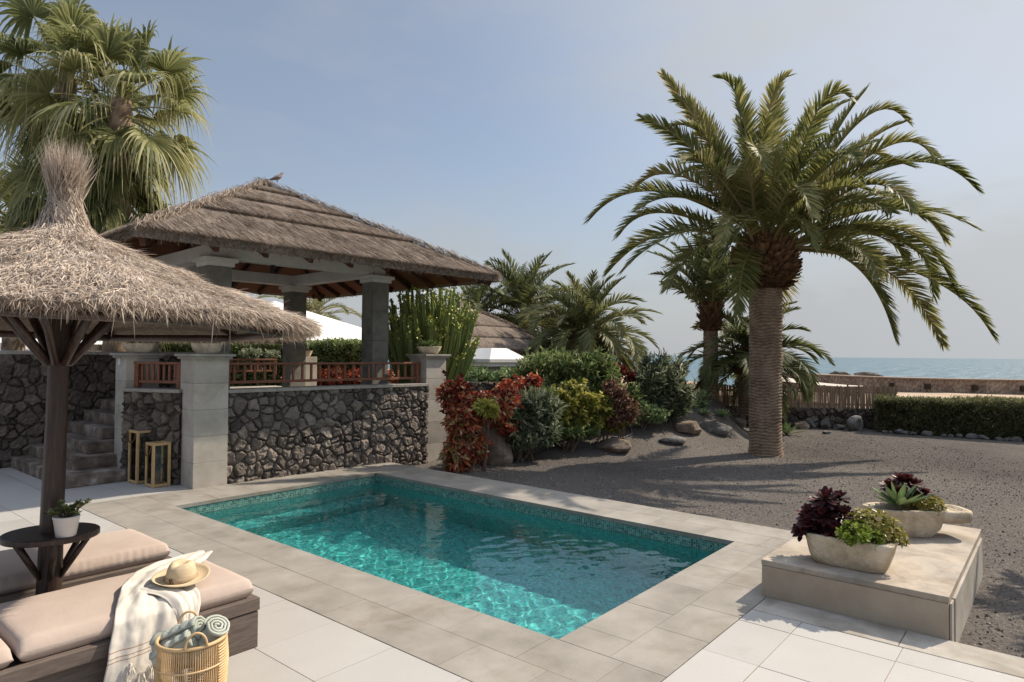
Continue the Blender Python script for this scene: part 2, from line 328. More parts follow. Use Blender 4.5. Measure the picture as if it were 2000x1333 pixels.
M['straw'] = mat('cream straw weave', [(.3, (.53, .415, .265)), (.7, (.62, .50, .335))], scale=120, rough=.75, bump=.5, bscale=220, dist=.004)
M['hat_band'] = mat('taupe ribbon', [(.3, (.38, .28, .17)), (.7, (.44, .33, .21))], scale=20, rough=.7)
M['leather'] = mat('brown leather cord', [(.3, (.06, .03, .018)), (.7, (.11, .06, .035))], scale=20, rough=.6)
M['towel_green'] = mat('sage terry towel', [(.0, (.29, .31, .265)), (.5, (.44, .465, .40)), (1, (.57, .59, .53))], 'mix', scale=60, rough=1, bump=.9, bscale=200, mixw=.4, dist=.006)
M['pot_white'] = mat('white glazed pot', [(.3, (.62, .60, .57)), (.7, (.68, .66, .63))], scale=4, rough=.45)
M['jade'] = mat('jade plant leaf', [(.0, (.07, .10, .03)), (.5, (.17, .21, .075)), (1, (.34, .34, .16))], 'tint', rough=.35, transl=.1, spec=.5)
M['fence_wood'] = mat('weathered fence stakes', [(.0, (.14, .092, .060)), (.5, (.28, .19, .125)), (1, (.42, .30, .20))], 'mix', scale=10, rough=.9, mixw=.4, stretch=(3, 3, .4))
M['far_wall'] = mat('brown masonry', [(.0, (.10, .068, .05)), (.3, (.22, .155, .115)), (.55, (.34, .25, .185)), (.8, (.50, .385, .285)), (1, (.62, .51, .40))], 'mix', scale=3.5, detail=9, rough=.95, bump=.8, bscale=4, mixw=.35, dist=.2)
M['path'] = mat('pale path', [(.3, (.42, .36, .30)), (.7, (.52, .46, .39))], scale=2, rough=.9)
M['rubber'] = mat('black hose', [(.3, (.012, .012, .012)), (.7, (.03, .03, .03))], scale=5, rough=.6)
M['hose_grey'] = mat('grey hose', [(.3, (.22, .21, .19)), (.7, (.30, .29, .27))], scale=5, rough=.6)
M['feather'] = mat('dove feather', [(.0, (.06, .05, .05)), (.5, (.24, .19, .17)), (1, (.40, .33, .30))], 'tint', rough=.8)
M['oven_dark'] = mat('brown wood panel', [(.3, (.16, .06, .03)), (.7, (.25, .10, .05))], scale=4, rough=.7)
M['grey_plaster'] = mat('grey plaster', [(.3, (.20, .20, .18)), (.7, (.27, .265, .24))], scale=3, rough=.9)

def glass_mat(name, col=(1, 1, 1), ior=1.45):
    m = bpy.data.materials.new(name); m.use_nodes = True; n, l = m.node_tree.nodes, m.node_tree.links
    n.remove(n['Principled BSDF']); out = n['Material Output']
    t = n.new('ShaderNodeBsdfTransparent'); t.inputs['Color'].default_value = (*col, 1)
    g = n.new('ShaderNodeBsdfGlossy'); g.inputs['Roughness'].default_value = .02
    f = n.new('ShaderNodeFresnel'); f.inputs['IOR'].default_value = ior
    ms = n.new('ShaderNodeMixShader')
    l.new(f.outputs['Fac'], ms.inputs['Fac']); l.new(t.outputs['BSDF'], ms.inputs[1]); l.new(g.outputs['BSDF'], ms.inputs[2]); l.new(ms.outputs['Shader'], out.inputs['Surface'])
    return m
M['glass'] = glass_mat('lantern glass', (.93, .95, .94))

def mosaic_mat(name, cols, grout, size=.025):
    m = bpy.data.materials.new(name); m.use_nodes = True; n, l = m.node_tree.nodes, m.node_tree.links
    b = n['Principled BSDF']; g = n.new('ShaderNodeNewGeometry')
    def vm(op, a, bb=None):
        x = n.new('ShaderNodeVectorMath'); x.operation = op
        for i, q in enumerate((a, bb)):
            if q is None: continue
            if isinstance(q, tuple): x.inputs[i].default_value = q
            else: l.new(q, x.inputs[i])
        return x.outputs[0]
    s = vm('MULTIPLY', g.outputs['Position'], (1 / size,) * 3)
    s = vm('ADD', s, (.313, .271, .377))
    fl = vm('FLOOR', s); fr = vm('FRACTION', s)
    wn_ = n.new('ShaderNodeTexWhiteNoise'); wn_.noise_dimensions = '3D'; l.new(fl, wn_.inputs['Vector'])
    ramp = n.new('ShaderNodeValToRGB'); ramp.color_ramp.interpolation = 'LINEAR'; e = ramp.color_ramp.elements
    while len(e) < len(cols): e.new(.5)
    for i, c in enumerate(cols): e[i].position = i / (len(cols) - 1); e[i].color = (*c, 1)
    l.new(wn_.outputs['Value'], ramp.inputs['Fac'])
    d = vm('ABSOLUTE', vm('SUBTRACT', fr, (.5, .5, .5)))
    nm = vm('ABSOLUTE', g.outputs['True Normal'])
    inv = vm('SUBTRACT', (1, 1, 1), nm)
    d = vm('MULTIPLY', d, inv)
    sp = n.new('ShaderNodeSeparateXYZ'); l.new(d, sp.inputs[0])
    def mm(op, a, bb):
        x = n.new('ShaderNodeMath'); x.operation = op
        for i, q in enumerate((a, bb)):
            if isinstance(q, float): x.inputs[i].default_value = q
            else: l.new(q, x.inputs[i])
        return x.outputs[0]
    mxx = mm('MAXIMUM', mm('MAXIMUM', sp.outputs[0], sp.outputs[1]), sp.outputs[2])
    gf = mm('GREATER_THAN', mxx, .445)
    mix = n.new('ShaderNodeMix'); mix.data_type = 'RGBA'; l.new(gf, mix.inputs['Factor']); l.new(ramp.outputs['Color'], mix.inputs['A']); mix.inputs['B'].default_value = (*grout, 1)
    l.new(mix.outputs['Result'], b.inputs['Base Color']); b.inputs['Roughness'].default_value = .35
    return m
M['mosaic'] = mosaic_mat('turquoise glass mosaic', [(.005, .15, .145), (.012, .28, .265), (.03, .42, .39), (.010, .24, .28), (.09, .52, .48), (.006, .19, .18)], (.14, .34, .33))
M['mosaic_band'] = mosaic_mat('green waterline mosaic', [(.010, .045, .040), (.030, .13, .11), (.08, .24, .20), (.018, .08, .075), (.16, .33, .28), (.04, .16, .14)], (.30, .36, .32))

def water_mat():
    m = bpy.data.materials.new('pool water'); m.use_nodes = True; n, l = m.node_tree.nodes, m.node_tree.links
    n.remove(n['Principled BSDF']); out = n['Material Output']
    g = n.new('ShaderNodeBsdfGlass'); g.inputs['IOR'].default_value = 1.33; g.inputs['Roughness'].default_value = 0.0
    g.inputs['Color'].default_value = (.95, 1, .995, 1)
    l.new(g.outputs['BSDF'], out.inputs['Surface'])
    return m
M['water'] = water_mat()
def sea_mat():
    m = bpy.data.materials.new('sea water'); m.use_nodes = True; n, l = m.node_tree.nodes, m.node_tree.links
    b = n['Principled BSDF']; t = n.new('ShaderNodeTexCoord')
    mp = n.new('ShaderNodeMapping'); mp.inputs['Rotation'].default_value = (0, 0, R(39.8)); mp.inputs['Scale'].default_value = (.012, .06, 1)
    nz = n.new('ShaderNodeTexNoise'); nz.inputs['Scale'].default_value = 3; nz.inputs['Detail'].default_value = 9
    rp = n.new('ShaderNodeValToRGB'); e = rp.color_ramp.elements
    e[0].position = .35; e[0].color = (.035, .085, .115, 1); e[1].position = .7; e[1].color = (.085, .155, .185, 1)
    l.new(t.outputs['Object'], mp.inputs['Vector']); l.new(mp.outputs['Vector'], nz.inputs['Vector']); l.new(nz.outputs['Fac'], rp.inputs['Fac']); l.new(rp.outputs['Color'], b.inputs['Base Color'])
    b.inputs['Roughness'].default_value = .35; b.inputs['IOR'].default_value = 1.33
    bp = n.new('ShaderNodeBump'); bp.inputs['Strength'].default_value = .9; bp.inputs['Distance'].default_value = 2.5
    l.new(nz.outputs['Fac'], bp.inputs['Height']); l.new(bp.outputs['Normal'], b.inputs['Normal'])
    return m
M['sea'] = sea_mat()
# ================================================================== SETTING
FOOT_L = [-30, -3, 0, 2.2, 4.0, 5.0, 5.6, 6.2, 6.6, 40]; FOOT_D = [11.0, 11.0, 11.6, 12.2, 13.0, 13.7, 15.0, 17.5, 18.5, 18.5]
def ground_z(x, y):
    x, y = np.asarray(x, float), np.asarray(y, float)
    lat = x * RGT[0] + y * RGT[1]; d = x * FWD[0] + y * FWD[1]
    h = .86 * smooth(0, 3.6, d - np.interp(lat, FOOT_L, FOOT_D))
    p = np.stack([x.ravel() * .55, y.ravel() * .55, 0 * x.ravel()], 1)
    n = (fbm(p, 4) - .47).reshape(x.shape)
    return -.12 + h * (1 + .5 * n) + n * .05
def gz(x, y): return float(ground_z(np.array([x]), np.array([y]))[0])

def hit(px, py):
    """where the line of sight through a photo pixel meets the garden ground"""
    d = np.arange(3, 18.5, .02); x, f, u = ray(px, py); t = d / f; gx_, gy_ = RGT[0] * x * t + FWD[0] * d, RGT[1] * x * t + FWD[1] * d
    below = np.nonzero(EYE + u * t < ground_z(gx_, gy_))[0]; i = below[0] if len(below) else -1
    return Vector((gx_[i], gy_[i], float(ground_z(gx_[i:i + 1] if i >= 0 else gx_[-1:], gy_[i:i + 1] if i >= 0 else gy_[-1:])[0])))

xs = np.unique(np.concatenate([np.arange(-12, 36, .25), [3.05, 6.75]])); ys = np.unique(np.concatenate([np.arange(-14, 30, .25), [2.1, 8.35]]))
X, Y = np.meshgrid(xs, ys, indexing='ij'); Z = ground_z(X, Y)
mb = MB(); X, Y, Z = X.T, Y.T, Z.T; mb.grid(np.stack([X, Y, Z], -1), tint=fbm(np.stack([X.ravel() * .5, Y.ravel() * .5, 0 * X.ravel()], 1), 5))
f = mb.F[0]; v = mb.V[0]; c = v[f].mean(1); d = c @ np.array([*FWD, 0])
lat_c = c @ np.array([*RGT, 0])
keep = ~((c[:, 0] > 3.05) & (c[:, 0] < 6.75) & (c[:, 1] > 2.1) & (c[:, 1] < 8.35)) & (d < np.where(lat_c > 4.0, 19.3, 20))
mb.F[0] = f[keep]
struct(mb.build('gravel_ground', M['gravel'], smooth=True))

# loose stones lying on the gravel
r_ = np.random.default_rng(88); n = 42000
lt, dd_ = r_.uniform(-2.5, 9.5, n * 2), 3.2 + 13 * r_.uniform(0, 1, n * 2) ** 1.25
px_ = RGT[0] * lt + FWD[0] * dd_; py_ = RGT[1] * lt + FWD[1] * dd_
ok = ((px_ > 7.2) | ((px_ > 5.1) & (py_ < .5))) & ~((px_ > 5.0) & (px_ < 7.32) & (py_ > .5) & (py_ < 1.8)); px_, py_ = px_[ok][:n], py_[ok][:n]; n = len(px_)
sz = .0045 + .010 * r_.uniform(0, 1, n) ** 4; cube = np.array([[1, 0, 0], [-1, 0, 0], [0, 1, 0], [0, -1, 0], [0, 0, 1.0]])
q_ = cube[None] * sz[:, None, None] * r_.uniform(.6, 1.4, (n, 5, 1)) + r_.normal(0, .25, (n, 5, 3)) * sz[:, None, None]
q_ += np.stack([px_, py_, ground_z(px_, py_) + .001], 1)[:, None]
fc = np.array([[0, 2, 4], [2, 1, 4], [1, 3, 4], [3, 0, 4]])
mb = MB(); mb.add(q_.reshape(-1, 3), (np.arange(n)[:, None, None] * 5 + fc[None]).reshape(-1, 3), np.repeat(np.clip(r_.normal(.52, .2, n), 0, 1), 5))
o = mb.build('gravel_stones', M['pebble']); tag(o, 'loose dark volcanic stones scattered over the gravel', 'gravel', kind='stuff')

# sand plain behind the garden, falling to the shore
dl = np.concatenate([[18.8], np.arange(19.2, 40, .6), np.geomspace(40, 170, 60)]); ll = np.concatenate([np.linspace(-80, -12, 18), np.arange(-11, 45, .7), np.linspace(46, 160, 30)])
Dg, Lg = np.meshgrid(dl, ll, indexing='ij')
base = np.interp(Dg, [17, 26, 70, 95, 170], [.70, .66, .12, -1.8, -5]) - 1.6 * smooth(11, 15, Lg) * smooth(33, 42, Dg) - .42 * smooth(7, 11, Lg) * (1 - smooth(40, 70, Dg))
nn = (fbm(np.stack([Lg.ravel() * .22, Dg.ravel() * .16, 0 * Lg.ravel()], 1), 5) - .46).reshape(Lg.shape)
Zs = base + nn * (.9 * smooth(19, 30, Dg)) * (1 - .7 * smooth(9, 13, Lg) * (1 - smooth(40, 60, Dg)))
P = RGT[None, None] * Lg[..., None] + FWD[None, None] * Dg[..., None]
mb = MB(); mb.grid(np.concatenate([P, Zs[..., None]], -1)); struct(mb.build('beach_sand', M['sand'], smooth=True))
def sand_z(lat, d):
    b = np.interp(d, [17, 26, 70, 95, 170], [.70, .66, .12, -1.8, -5]) - 1.6 * float(smooth(11, 15, lat) * smooth(33, 42, d)) - .42 * float(smooth(7, 11, lat)) * (1 - float(smooth(40, 70, d)))
    n_ = fbm(np.array([[lat * .22, d * .16, 0]]), 5)[0] - .46
    return b + n_ * .9 * float(smooth(19, 30, d)) * (1 - .7 * float(smooth(9, 13, lat)) * (1 - float(smooth(40, 60, d))))

mb = MB(); q = [lp(-40000, 80, -3), lp(40000, 80, -3), lp(40000, 45000, -3), lp(-40000, 45000, -3)]
mb.add([tuple(p) for p in q], np.array([[0, 1, 2, 3]])); struct(mb.build('sea', M['sea']))

# ------------------------------------------------------------------ deck and coping
TX = 2.125 + .595 * np.arange(-16, 8); TY = 3.164 + .598 * np.arange(-14, 18)
def tiles(mb, x0, x1, y0, y1, gap=.004):
    gx = [x0] + [t for t in TX if x0 + .02 < t < x1 - .02] + [x1]; gy = [y0] + [t for t in TY if y0 + .02 < t < y1 - .02] + [y1]
    for a, b in zip(gx[:-1], gx[1:]):
        for c, d in zip(gy[:-1], gy[1:]):
            z = rng.normal(0, .0006)
            mb.box(((a + b) / 2, (c + d) / 2, -.02 + z), (b - a - gap, d - c - gap, .04), tint=rng.random())
mb = MB()
tiles(mb, -7, 2.685, -4.2, 12.45); tiles(mb, 2.689, 4.746, -4.2, 1.712); tiles(mb, 2.689, 4.25, 8.826, 10.6); tiles(mb, 2.689, 2.96, 10.604, 12.42)
struct(mb.build('deck_tiles', M['tile'], bevel=.0015))
mb = MB()
mb.box((-2.15, 4.1, -.08), (9.66, 16.6, .15)); mb.box((3.72, -1.24, -.08), (2.05, 5.9, .15)); mb.box((3.47, 9.7, -.08), (1.55, 1.74, .15)); mb.box((2.83, 11.5, -.08), (.28, 1.85, .15))
struct(mb.build('deck_bed', M['grout']))
mb = MB()
yy = -4.2
while yy < 1.7:
    L_ = min(1.0, 1.712 - yy); mb.box((4.905, yy + L_ / 2, -.06), (.31, L_ - .004, .125), tint=rng.random()); yy += L_
yy = .57
struct(mb.build('kerb', M['concrete'], bevel=.004))
PX0, PX1, PY0, PY1 = 3.44, 6.37, 2.465, 7.97
CX0, CX1, CY0, CY1 = 2.689, 7.15, 1.716, 8.822
mb = MB()
def run(x0, x1, y0, y1, along, rows):
    for r_ in range(rows):
        s = 0.0; tot = (x1 - x0) if along == 'x' else (y1 - y0); first = True
        while s < tot - .01:
            L_ = rng.uniform(.52, .62) * (.5 if first and r_ % 2 else 1); first = False
            if tot - s - L_ < .25: L_ = tot - s
            w = ((y1 - y0) if along == 'x' else (x1 - x0)) / rows; tn = np.clip(rng.normal(.5, .10), 0, 1)
            if along == 'x': c, dd = (x0 + s + L_ / 2, y0 + w * (r_ + .5)), (L_ - .0025, w - .0025)
            else: c, dd = (x0 + w * (r_ + .5), y0 + s + L_ / 2), (w - .0025, L_ - .0025)
            mb.box((c[0], c[1], -.0225 + rng.normal(0, .0004)), (*dd, .045), tint=tn); s += L_
run(CX0, PX0, CY0, CY1, 'y', 2); run(PX1, CX1, CY0, CY1, 'y', 2); run(PX0, PX1, CY0, PY0, 'x', 2); run(PX0, PX1, PY1, CY1, 'x', 2)
struct(mb.build('pool_coping', M['coping'], bevel=.002))
mb = MB()
for x0, x1, y0, y1 in ((CX0 + .005, PX0 - .02, CY0, CY1), (PX1 + .02, CX1 - .005, CY0, CY1), (PX0 - .02, PX1 + .02, CY0, PY0 - .02), (PX0 - .02, PX1 + .02, PY1 + .02, CY1)):
    mb.box(((x0 + x1) / 2, (y0 + y1) / 2, -.11), (x1 - x0, y1 - y0, .14))
struct(mb.build('coping_bed', M['plinth_body']))

# ------------------------------------------------------------------ pool
FLOOR = -1.32; BAND = -.19
bx0, bx1, by0, by1 = PX0 - .008, PX1 + .008, PY0 - .008, PY1 + .008
def ringwall(mb, z0, z1):
    c = [(bx0, by0), (bx1, by0), (bx1, by1), (bx0, by1)]
    for i in range(4):
        a, b = c[i], c[(i + 1) % 4]
        mb.add([(*a, z0), (*b, z0), (*b, z1), (*a, z1)], np.array([[0, 3, 2, 1]]))
mb = MB(); ringwall(mb, FLOOR, BAND); mb.add([(bx0, by0, FLOOR), (bx1, by0, FLOOR), (bx1, by1, FLOOR), (bx0, by1, FLOOR)], np.array([[0, 1, 2, 3]]))
basin = struct(mb.build('pool_basin', M['mosaic']))
mb = MB(); ringwall(mb, BAND, -.035); band = struct(mb.build('pool_waterline_band', M['mosaic_band']))
mb = MB(); mb.box(((bx0 + bx1) / 2, by1 - .17, -1.11), (bx1 - bx0 - .004, .34, .41))
psteps = struct(mb.build('pool_steps', M['mosaic'], bevel=.006))
gx = np.linspace(bx0, bx1, 200); gy = np.linspace(by0, by1, 370); X, Y = np.meshgrid(gx, gy, indexing='ij')
W = np.zeros_like(X)
wr = np.random.default_rng(3)
for k in range(44):
    lam = wr.uniform(.07, .30); th = wr.normal(R(70), .75); ph = wr.uniform(0, 6.28)
    W += .0042 * lam ** 1.15 * np.sin(2 * np.pi / lam * (X * math.cos(th) + Y * math.sin(th)) + ph + 1.5 * np.sin(X * wr.uniform(1, 3) + ph))
W *= .24
mb = MB(); mb.grid(np.stack([X, Y, -.145 + W], -1).swapaxes(0, 1)); water = struct(mb.build('pool_water', M['water'], smooth=True))
sun_data.cycles.is_caustics_light = True
water.cycles.is_caustics_caster = True
for o in (basin, band, psteps): o.cycles.is_caustics_receiver = True
pool_light = MB(); pool_light.lathe([(.0, 0), (.085, 0), (.085, .012), (.07, .02), (0, .02)], 20)

# ------------------------------------------------------------------ terrace walls
def stone_panel(mb, Wd, Hh, res=.012, cell=.19, depth=.05, seed=1, aspect=1.0, blocky=True):
    """height field of Voronoi rubble: x along, z up, facing -y"""
    r_ = np.random.default_rng(seed); pts = []
    ny = int(math.ceil(Hh / cell)) + 2; nx = int(math.ceil(Wd / (cell * aspect))) + 2
    for j in range(-1, ny):
        for i in range(-1, nx):
            pts.append(((i + .5 * (j % 2) + r_.uniform(-.45, .45)) * cell * aspect, (j + r_.uniform(-.42, .42)) * cell))
    big = len(pts); pts += [(r_.uniform(0, Wd), r_.uniform(0, Hh)) for _ in range(int(big * .45))]
    pts = np.array(pts); hst = r_.uniform(.3, 1, len(pts)); tint = np.clip(r_.normal(.60, .20, len(pts)), .25, 1); wgt = r_.uniform(0, 1, len(pts)) ** 1.5 * (cell * .62) ** 2; wgt[big:] = 0; wgt[:big] += (cell * .22) ** 2; tint[big:] *= .8; tilt = r_.normal(0, .16, (len(pts), 2))
    nxg, nzg = int(Wd / res) + 1, int(Hh / res) + 1
    gx, gz_ = np.meshgrid(np.linspace(0, Wd, nxg), np.linspace(0, Hh, nzg), indexing='ij'); g = np.stack([gx.ravel(), gz_.ravel()], 1)
    p3 = np.concatenate([g, np.full((len(g), 1), seed * 3.7)], 1)
    wob = np.stack([fbm(p3 * 9, 3) - .45, fbm(p3 * 9 + 50, 3) - .45], 1) * .10
    q = g + wob; edge = np.zeros(len(g)); idx = np.zeros(len(g), int)
    for s in range(0, len(g), 6000):
        dd = ((q[s:s + 6000, None] - pts[None]) ** 2).sum(-1) - wgt[None]; o = np.argpartition(dd, 4, axis=1)[:, :5]
        od = np.take_along_axis(dd, o, 1); k = od.argmin(1); a = o[np.arange(len(o)), k]; da = od.min(1); e = np.full(len(o), 9.0)
        for m in range(5):
            b = o[:, m]; ok = b != a; sep = np.sqrt(((pts[a] - pts[b]) ** 2).sum(1)); e = np.where(ok, np.minimum(e, (od[:, m] - da) / (2 * np.maximum(sep, 1e-6))), e)
        edge[s:s + 6000] = e; idx[s:s + 6000] = a
    dome = smooth(.002, .026, edge); rough = (fbm(p3 * 30, 4) - .45) * .045 + (fbm(p3 * 7 + 9, 2) - .4) * .03
    h = depth * (dome * (.35 + .65 * hst[idx])) + rough * dome + dome * np.clip(((g - pts[idx]) * tilt[idx]).sum(1), -.03, .03)
    t = np.where(edge < .003, .04, tint[idx]) * smooth(-.002, .011, edge) + (rough * 4.5)
    V = np.stack([g[:, 0], -h, g[:, 1]], 1).reshape(nxg, nzg, 3)
    mb.grid(V, tint=np.clip(t, 0, 1).reshape(nxg, nzg)[...].astype(float))
TA = R(-4.1)
# front retaining wall
w = thing('stone_wall', 'dark lava stone retaining wall with grey capping behind the pool', 'stone wall', (4.46, 8.79, 0), TA)
mb = MB(); stone_panel(mb, 3.49, 1.39, seed=4, cell=.155); mb.box((1.745, .17, .545), (3.488, .33, 1.385), tint=.1)
mb.xform(Matrix.Translation((0, 0, -.15))); mb.build('stone_face', M['lava'], w, smooth=False)
mb = MB()
for i in range(5): mb.box((.349 + i * .698, .14, 1.26), (.694, .40, .045), tint=rng.random())
mb.build('capping', M['cap'], w, bevel=.004)
# return wall beside the steps
w = thing('stone_wall', 'short shaded stone wall between two pillars behind the wooden lanterns', 'stone wall', (3.63, 10.06, 0), R(-66))
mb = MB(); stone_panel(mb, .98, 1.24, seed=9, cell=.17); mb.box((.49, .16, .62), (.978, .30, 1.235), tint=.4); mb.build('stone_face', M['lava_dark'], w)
mb = MB(); mb.box((.49, .14, 1.262), (.97, .38, .045)); mb.build('capping', M['cap'], w, bevel=.004)
# tall wall left of the steps
w = thing('stone_wall', 'tall dark rubble wall on the far side of the stone steps', 'stone wall', (-1.2, 12.75, 0), TA)
mb = MB(); stone_panel(mb, 7.0, 1.76, seed=12, cell=.19, res=.018); mb.box((3.5, .22, .85), (6.99, .42, 1.72), tint=.1); mb.xform(Matrix.Translation((0, 0, -.02)))
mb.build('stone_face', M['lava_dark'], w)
mb = MB()
for i in range(8): mb.box((.44 + i * .875, .2, 1.765), (.87, .52, .06), tint=rng.random())
mb.build('capping', M['cap'], w, bevel=.006)
# terrace floor and its plain side walls
mb = MB()
mb.add([(4.3, 9.05, 1.0), (8.25, 8.78, 1.0), (8.6, 14.6, 1.0), (4.2, 15.0, 1.0), (4.3, 9.05, -.2), (8.25, 8.78, -.2), (8.6, 14.6, -.2), (4.2, 15.0, -.2)],
       np.array([[0, 1, 2, 3], [0, 4, 5, 1], [1, 5, 6, 2], [2, 6, 7, 3], [3, 7, 4, 0]]))
struct(mb.build('terrace_floor', M['concrete']))

def pillar(label, x, y, z0, sx, sy, h, rz):
    p = thing('stone_pillar', label, 'pillar', (x, y, z0), rz)
    mb = MB(); n = max(3, int(round(h / .36))); hh = (h - .05) / n
    for i in range(n): mb.box((0, 0, hh * (i + .5)), (sx - .003 * (i % 2), sy - .003 * (i % 2), hh - .002), tint=rng.uniform(.2, .9))
    mb.build('shaft', M['concrete'], p, bevel=.004)
    mb = MB(); mb.box((0, 0, h - .025), (sx + .13, sy + .13, .035), tint=.3); mb.box((0, 0, h - .0605), (sx + .07, sy + .07, .035), tint=.4)
    mb.build('capstone', M['cap'], p, bevel=.004)
    return p
p1 = pillar('broad pale stone pillar at the near corner of the terrace wall', 4.245, 8.985, -.02, .45, .5, 1.80, TA)
p2 = pillar('stone pillar rising from the steps with a small white switch', 3.87, 10.26, -.02, .43, .46, 1.80, TA)
mb = MB(); mb.box((-.225, .02, 1.67), (.02, .07, .09)); mb.build('switch', M['white_paint'], p2, bevel=.004)
p3 = pillar('sunlit stone pillar at the far end of the terrace wall beside the red croton', 8.165, 8.755, -.17, .45, .45, 1.97, TA)

st = thing('stone_staircase', 'worn grey stone steps climbing to the terrace beside the tall rubble wall', 'staircase', (2.9, 10.0, 0))
sx_ = [2.90, 3.12, 3.36, 3.62, 3.86, 4.10]; sy_ = [9.98, 10.36, 10.63, 10.81, 10.88, 10.92]
for k in range(6):
    x0, y0 = sx_[k], sy_[k]; mb = MB(); x1 = 4.0 if k < 2 else 4.28
    mb.box(((x0 + x1) / 2 - 2.9, (y0 + 12.4) / 2 - 10, .168 * k + .084 - .002 * k), (x1 - x0, 12.4 - y0, .168), tint=rng.random())
    mb.build('step', M['step'], st, bevel=.012)

def railing(label, x, y, rz, L, z, n):
    r_ = thing('wooden_railing', label, 'railing', (x, y, z), rz)
    for xx in (.04, L - .04):
        mb = MB(); mb.box((xx, 0, .175), (.07, .07, .35)); mb.build('post', M['rail'], r_, bevel=.004)
    mb = MB(); mb.box((L / 2, 0, .352), (L, .085, .034)); mb.build('top_rail', M['rail'], r_, bevel=.006)
    mb = MB(); mb.box((L / 2, 0, .092), (L - .15, .045, .04)); mb.build('bottom_rail', M['rail'], r_, bevel=.004)
    for i in range(n):
        xx = .075 + (i + .5) * (L - .15) / n
        mb = MB(); mb.box((xx, 0, .2235), (.036, .024, .222)); mb.build('baluster', M['rail'], r_, bevel=.003)
railing('long red brown wooden railing on the lava wall above the pool', 4.50, 8.97, TA, 3.42, 1.283, 22)
railing('short red brown wooden railing between the two left pillars', 3.775, 10.06, R(-66), .80, 1.285, 7)
railing('red brown railing along the rear edge of the terrace under the roof', 3.7, 14.52, TA, 4.7, 1.28, 30)

# ------------------------------------------------------------------ pavilion
PC = (6.12, 10.86)
pv = thing('thatched_pavilion', 'square open pavilion with stepped brown thatch roof on grey stone columns', 'pavilion', (PC[0], PC[1], 0), R(-3.2))
S = 1.41; CW = .34
for sx in (-1, 1):
    for sy in (-1, 1):
        mb = MB()
        for i in range(4): mb.box((sx * S, sy * S, 1.0 + .511 * (i + .5)), (CW - .003 * (i % 2), CW - .003 * (i % 2), .509), tint=rng.random())
        c_ = mb.build('column', M['column'], pv, bevel=.004)
        mb = MB(); mb.box((sx * S, sy * S, 3.075), (CW + .06, CW + .06, .06)); mb.box((sx * S, sy * S, 3.136), (CW + .14, CW + .14, .06)); mb.build('capital', M['white_paint'], c_, bevel=.006)
for sx in (-1, 1):
    mb = MB(); mb.box((sx * S, 0, 3.27), (.24, 2 * S + .24, .20)); mb.build('beam', M['white_paint'], pv, bevel=.005)
    mb = MB(); mb.box((0, sx * S, 3.272), (2 * S - .245, .236, .20)); mb.build('beam', M['white_paint'], pv, bevel=.005)
EH, ZE, ZA = 2.86, 3.13, 4.62      # half eave, underside at eave, underside apex
for q in range(4):
    mb = MB(); rot = Matrix.Rotation(q * math.pi / 2, 4, 'Z')
    mb.add([(-EH, -EH, ZE), (EH, -EH, ZE), (0, 0, ZA), (-EH, -EH, ZE + .03), (EH, -EH, ZE + .03), (0, 0, ZA + .03)], [np.array([[0, 2, 1], [3, 4, 5]]), np.array([[0, 1, 4, 3]])])
    mb.xform(rot); mb.build('ceiling_boards', M['roof_board'], pv)
    for i in range(-4, 5):
        x = i * .66
        if abs(x) > EH - .1: continue
        sl = (ZA - ZE) / EH; y1 = -abs(x) - .04
        mb = MB(); a = (x, -EH + .05, ZE - .05 + sl * .05); b = (x, y1, ZE - .05 + sl * (EH + y1)); mb.beam(a, b, .06, .10)
        mb.xform(rot); mb.build('rafter', M['rafter'], pv)
    mb = MB(); mb.beam((-EH, -EH, ZE - .06), (0, 0, ZA - .06), .07, .11); mb.xform(rot); mb.build('hip_rafter', M['rafter'], pv)
mb = MB(); mb.box((-S + .2, 0, 2.02), (.09, 2 * S - .36, .09)); mb.box((0, S - .02, 2.02), (2 * S - .36, .09, .088)); mb.build('cross_rail', M['dark_wood'], pv, bevel=.004)
mb = MB(); mb.tube([(-.5, -S + .05, 3.17), (-.5, -S + .05, 3.04)], .035, 10); mb.build('lamp', M['rubber'], pv)

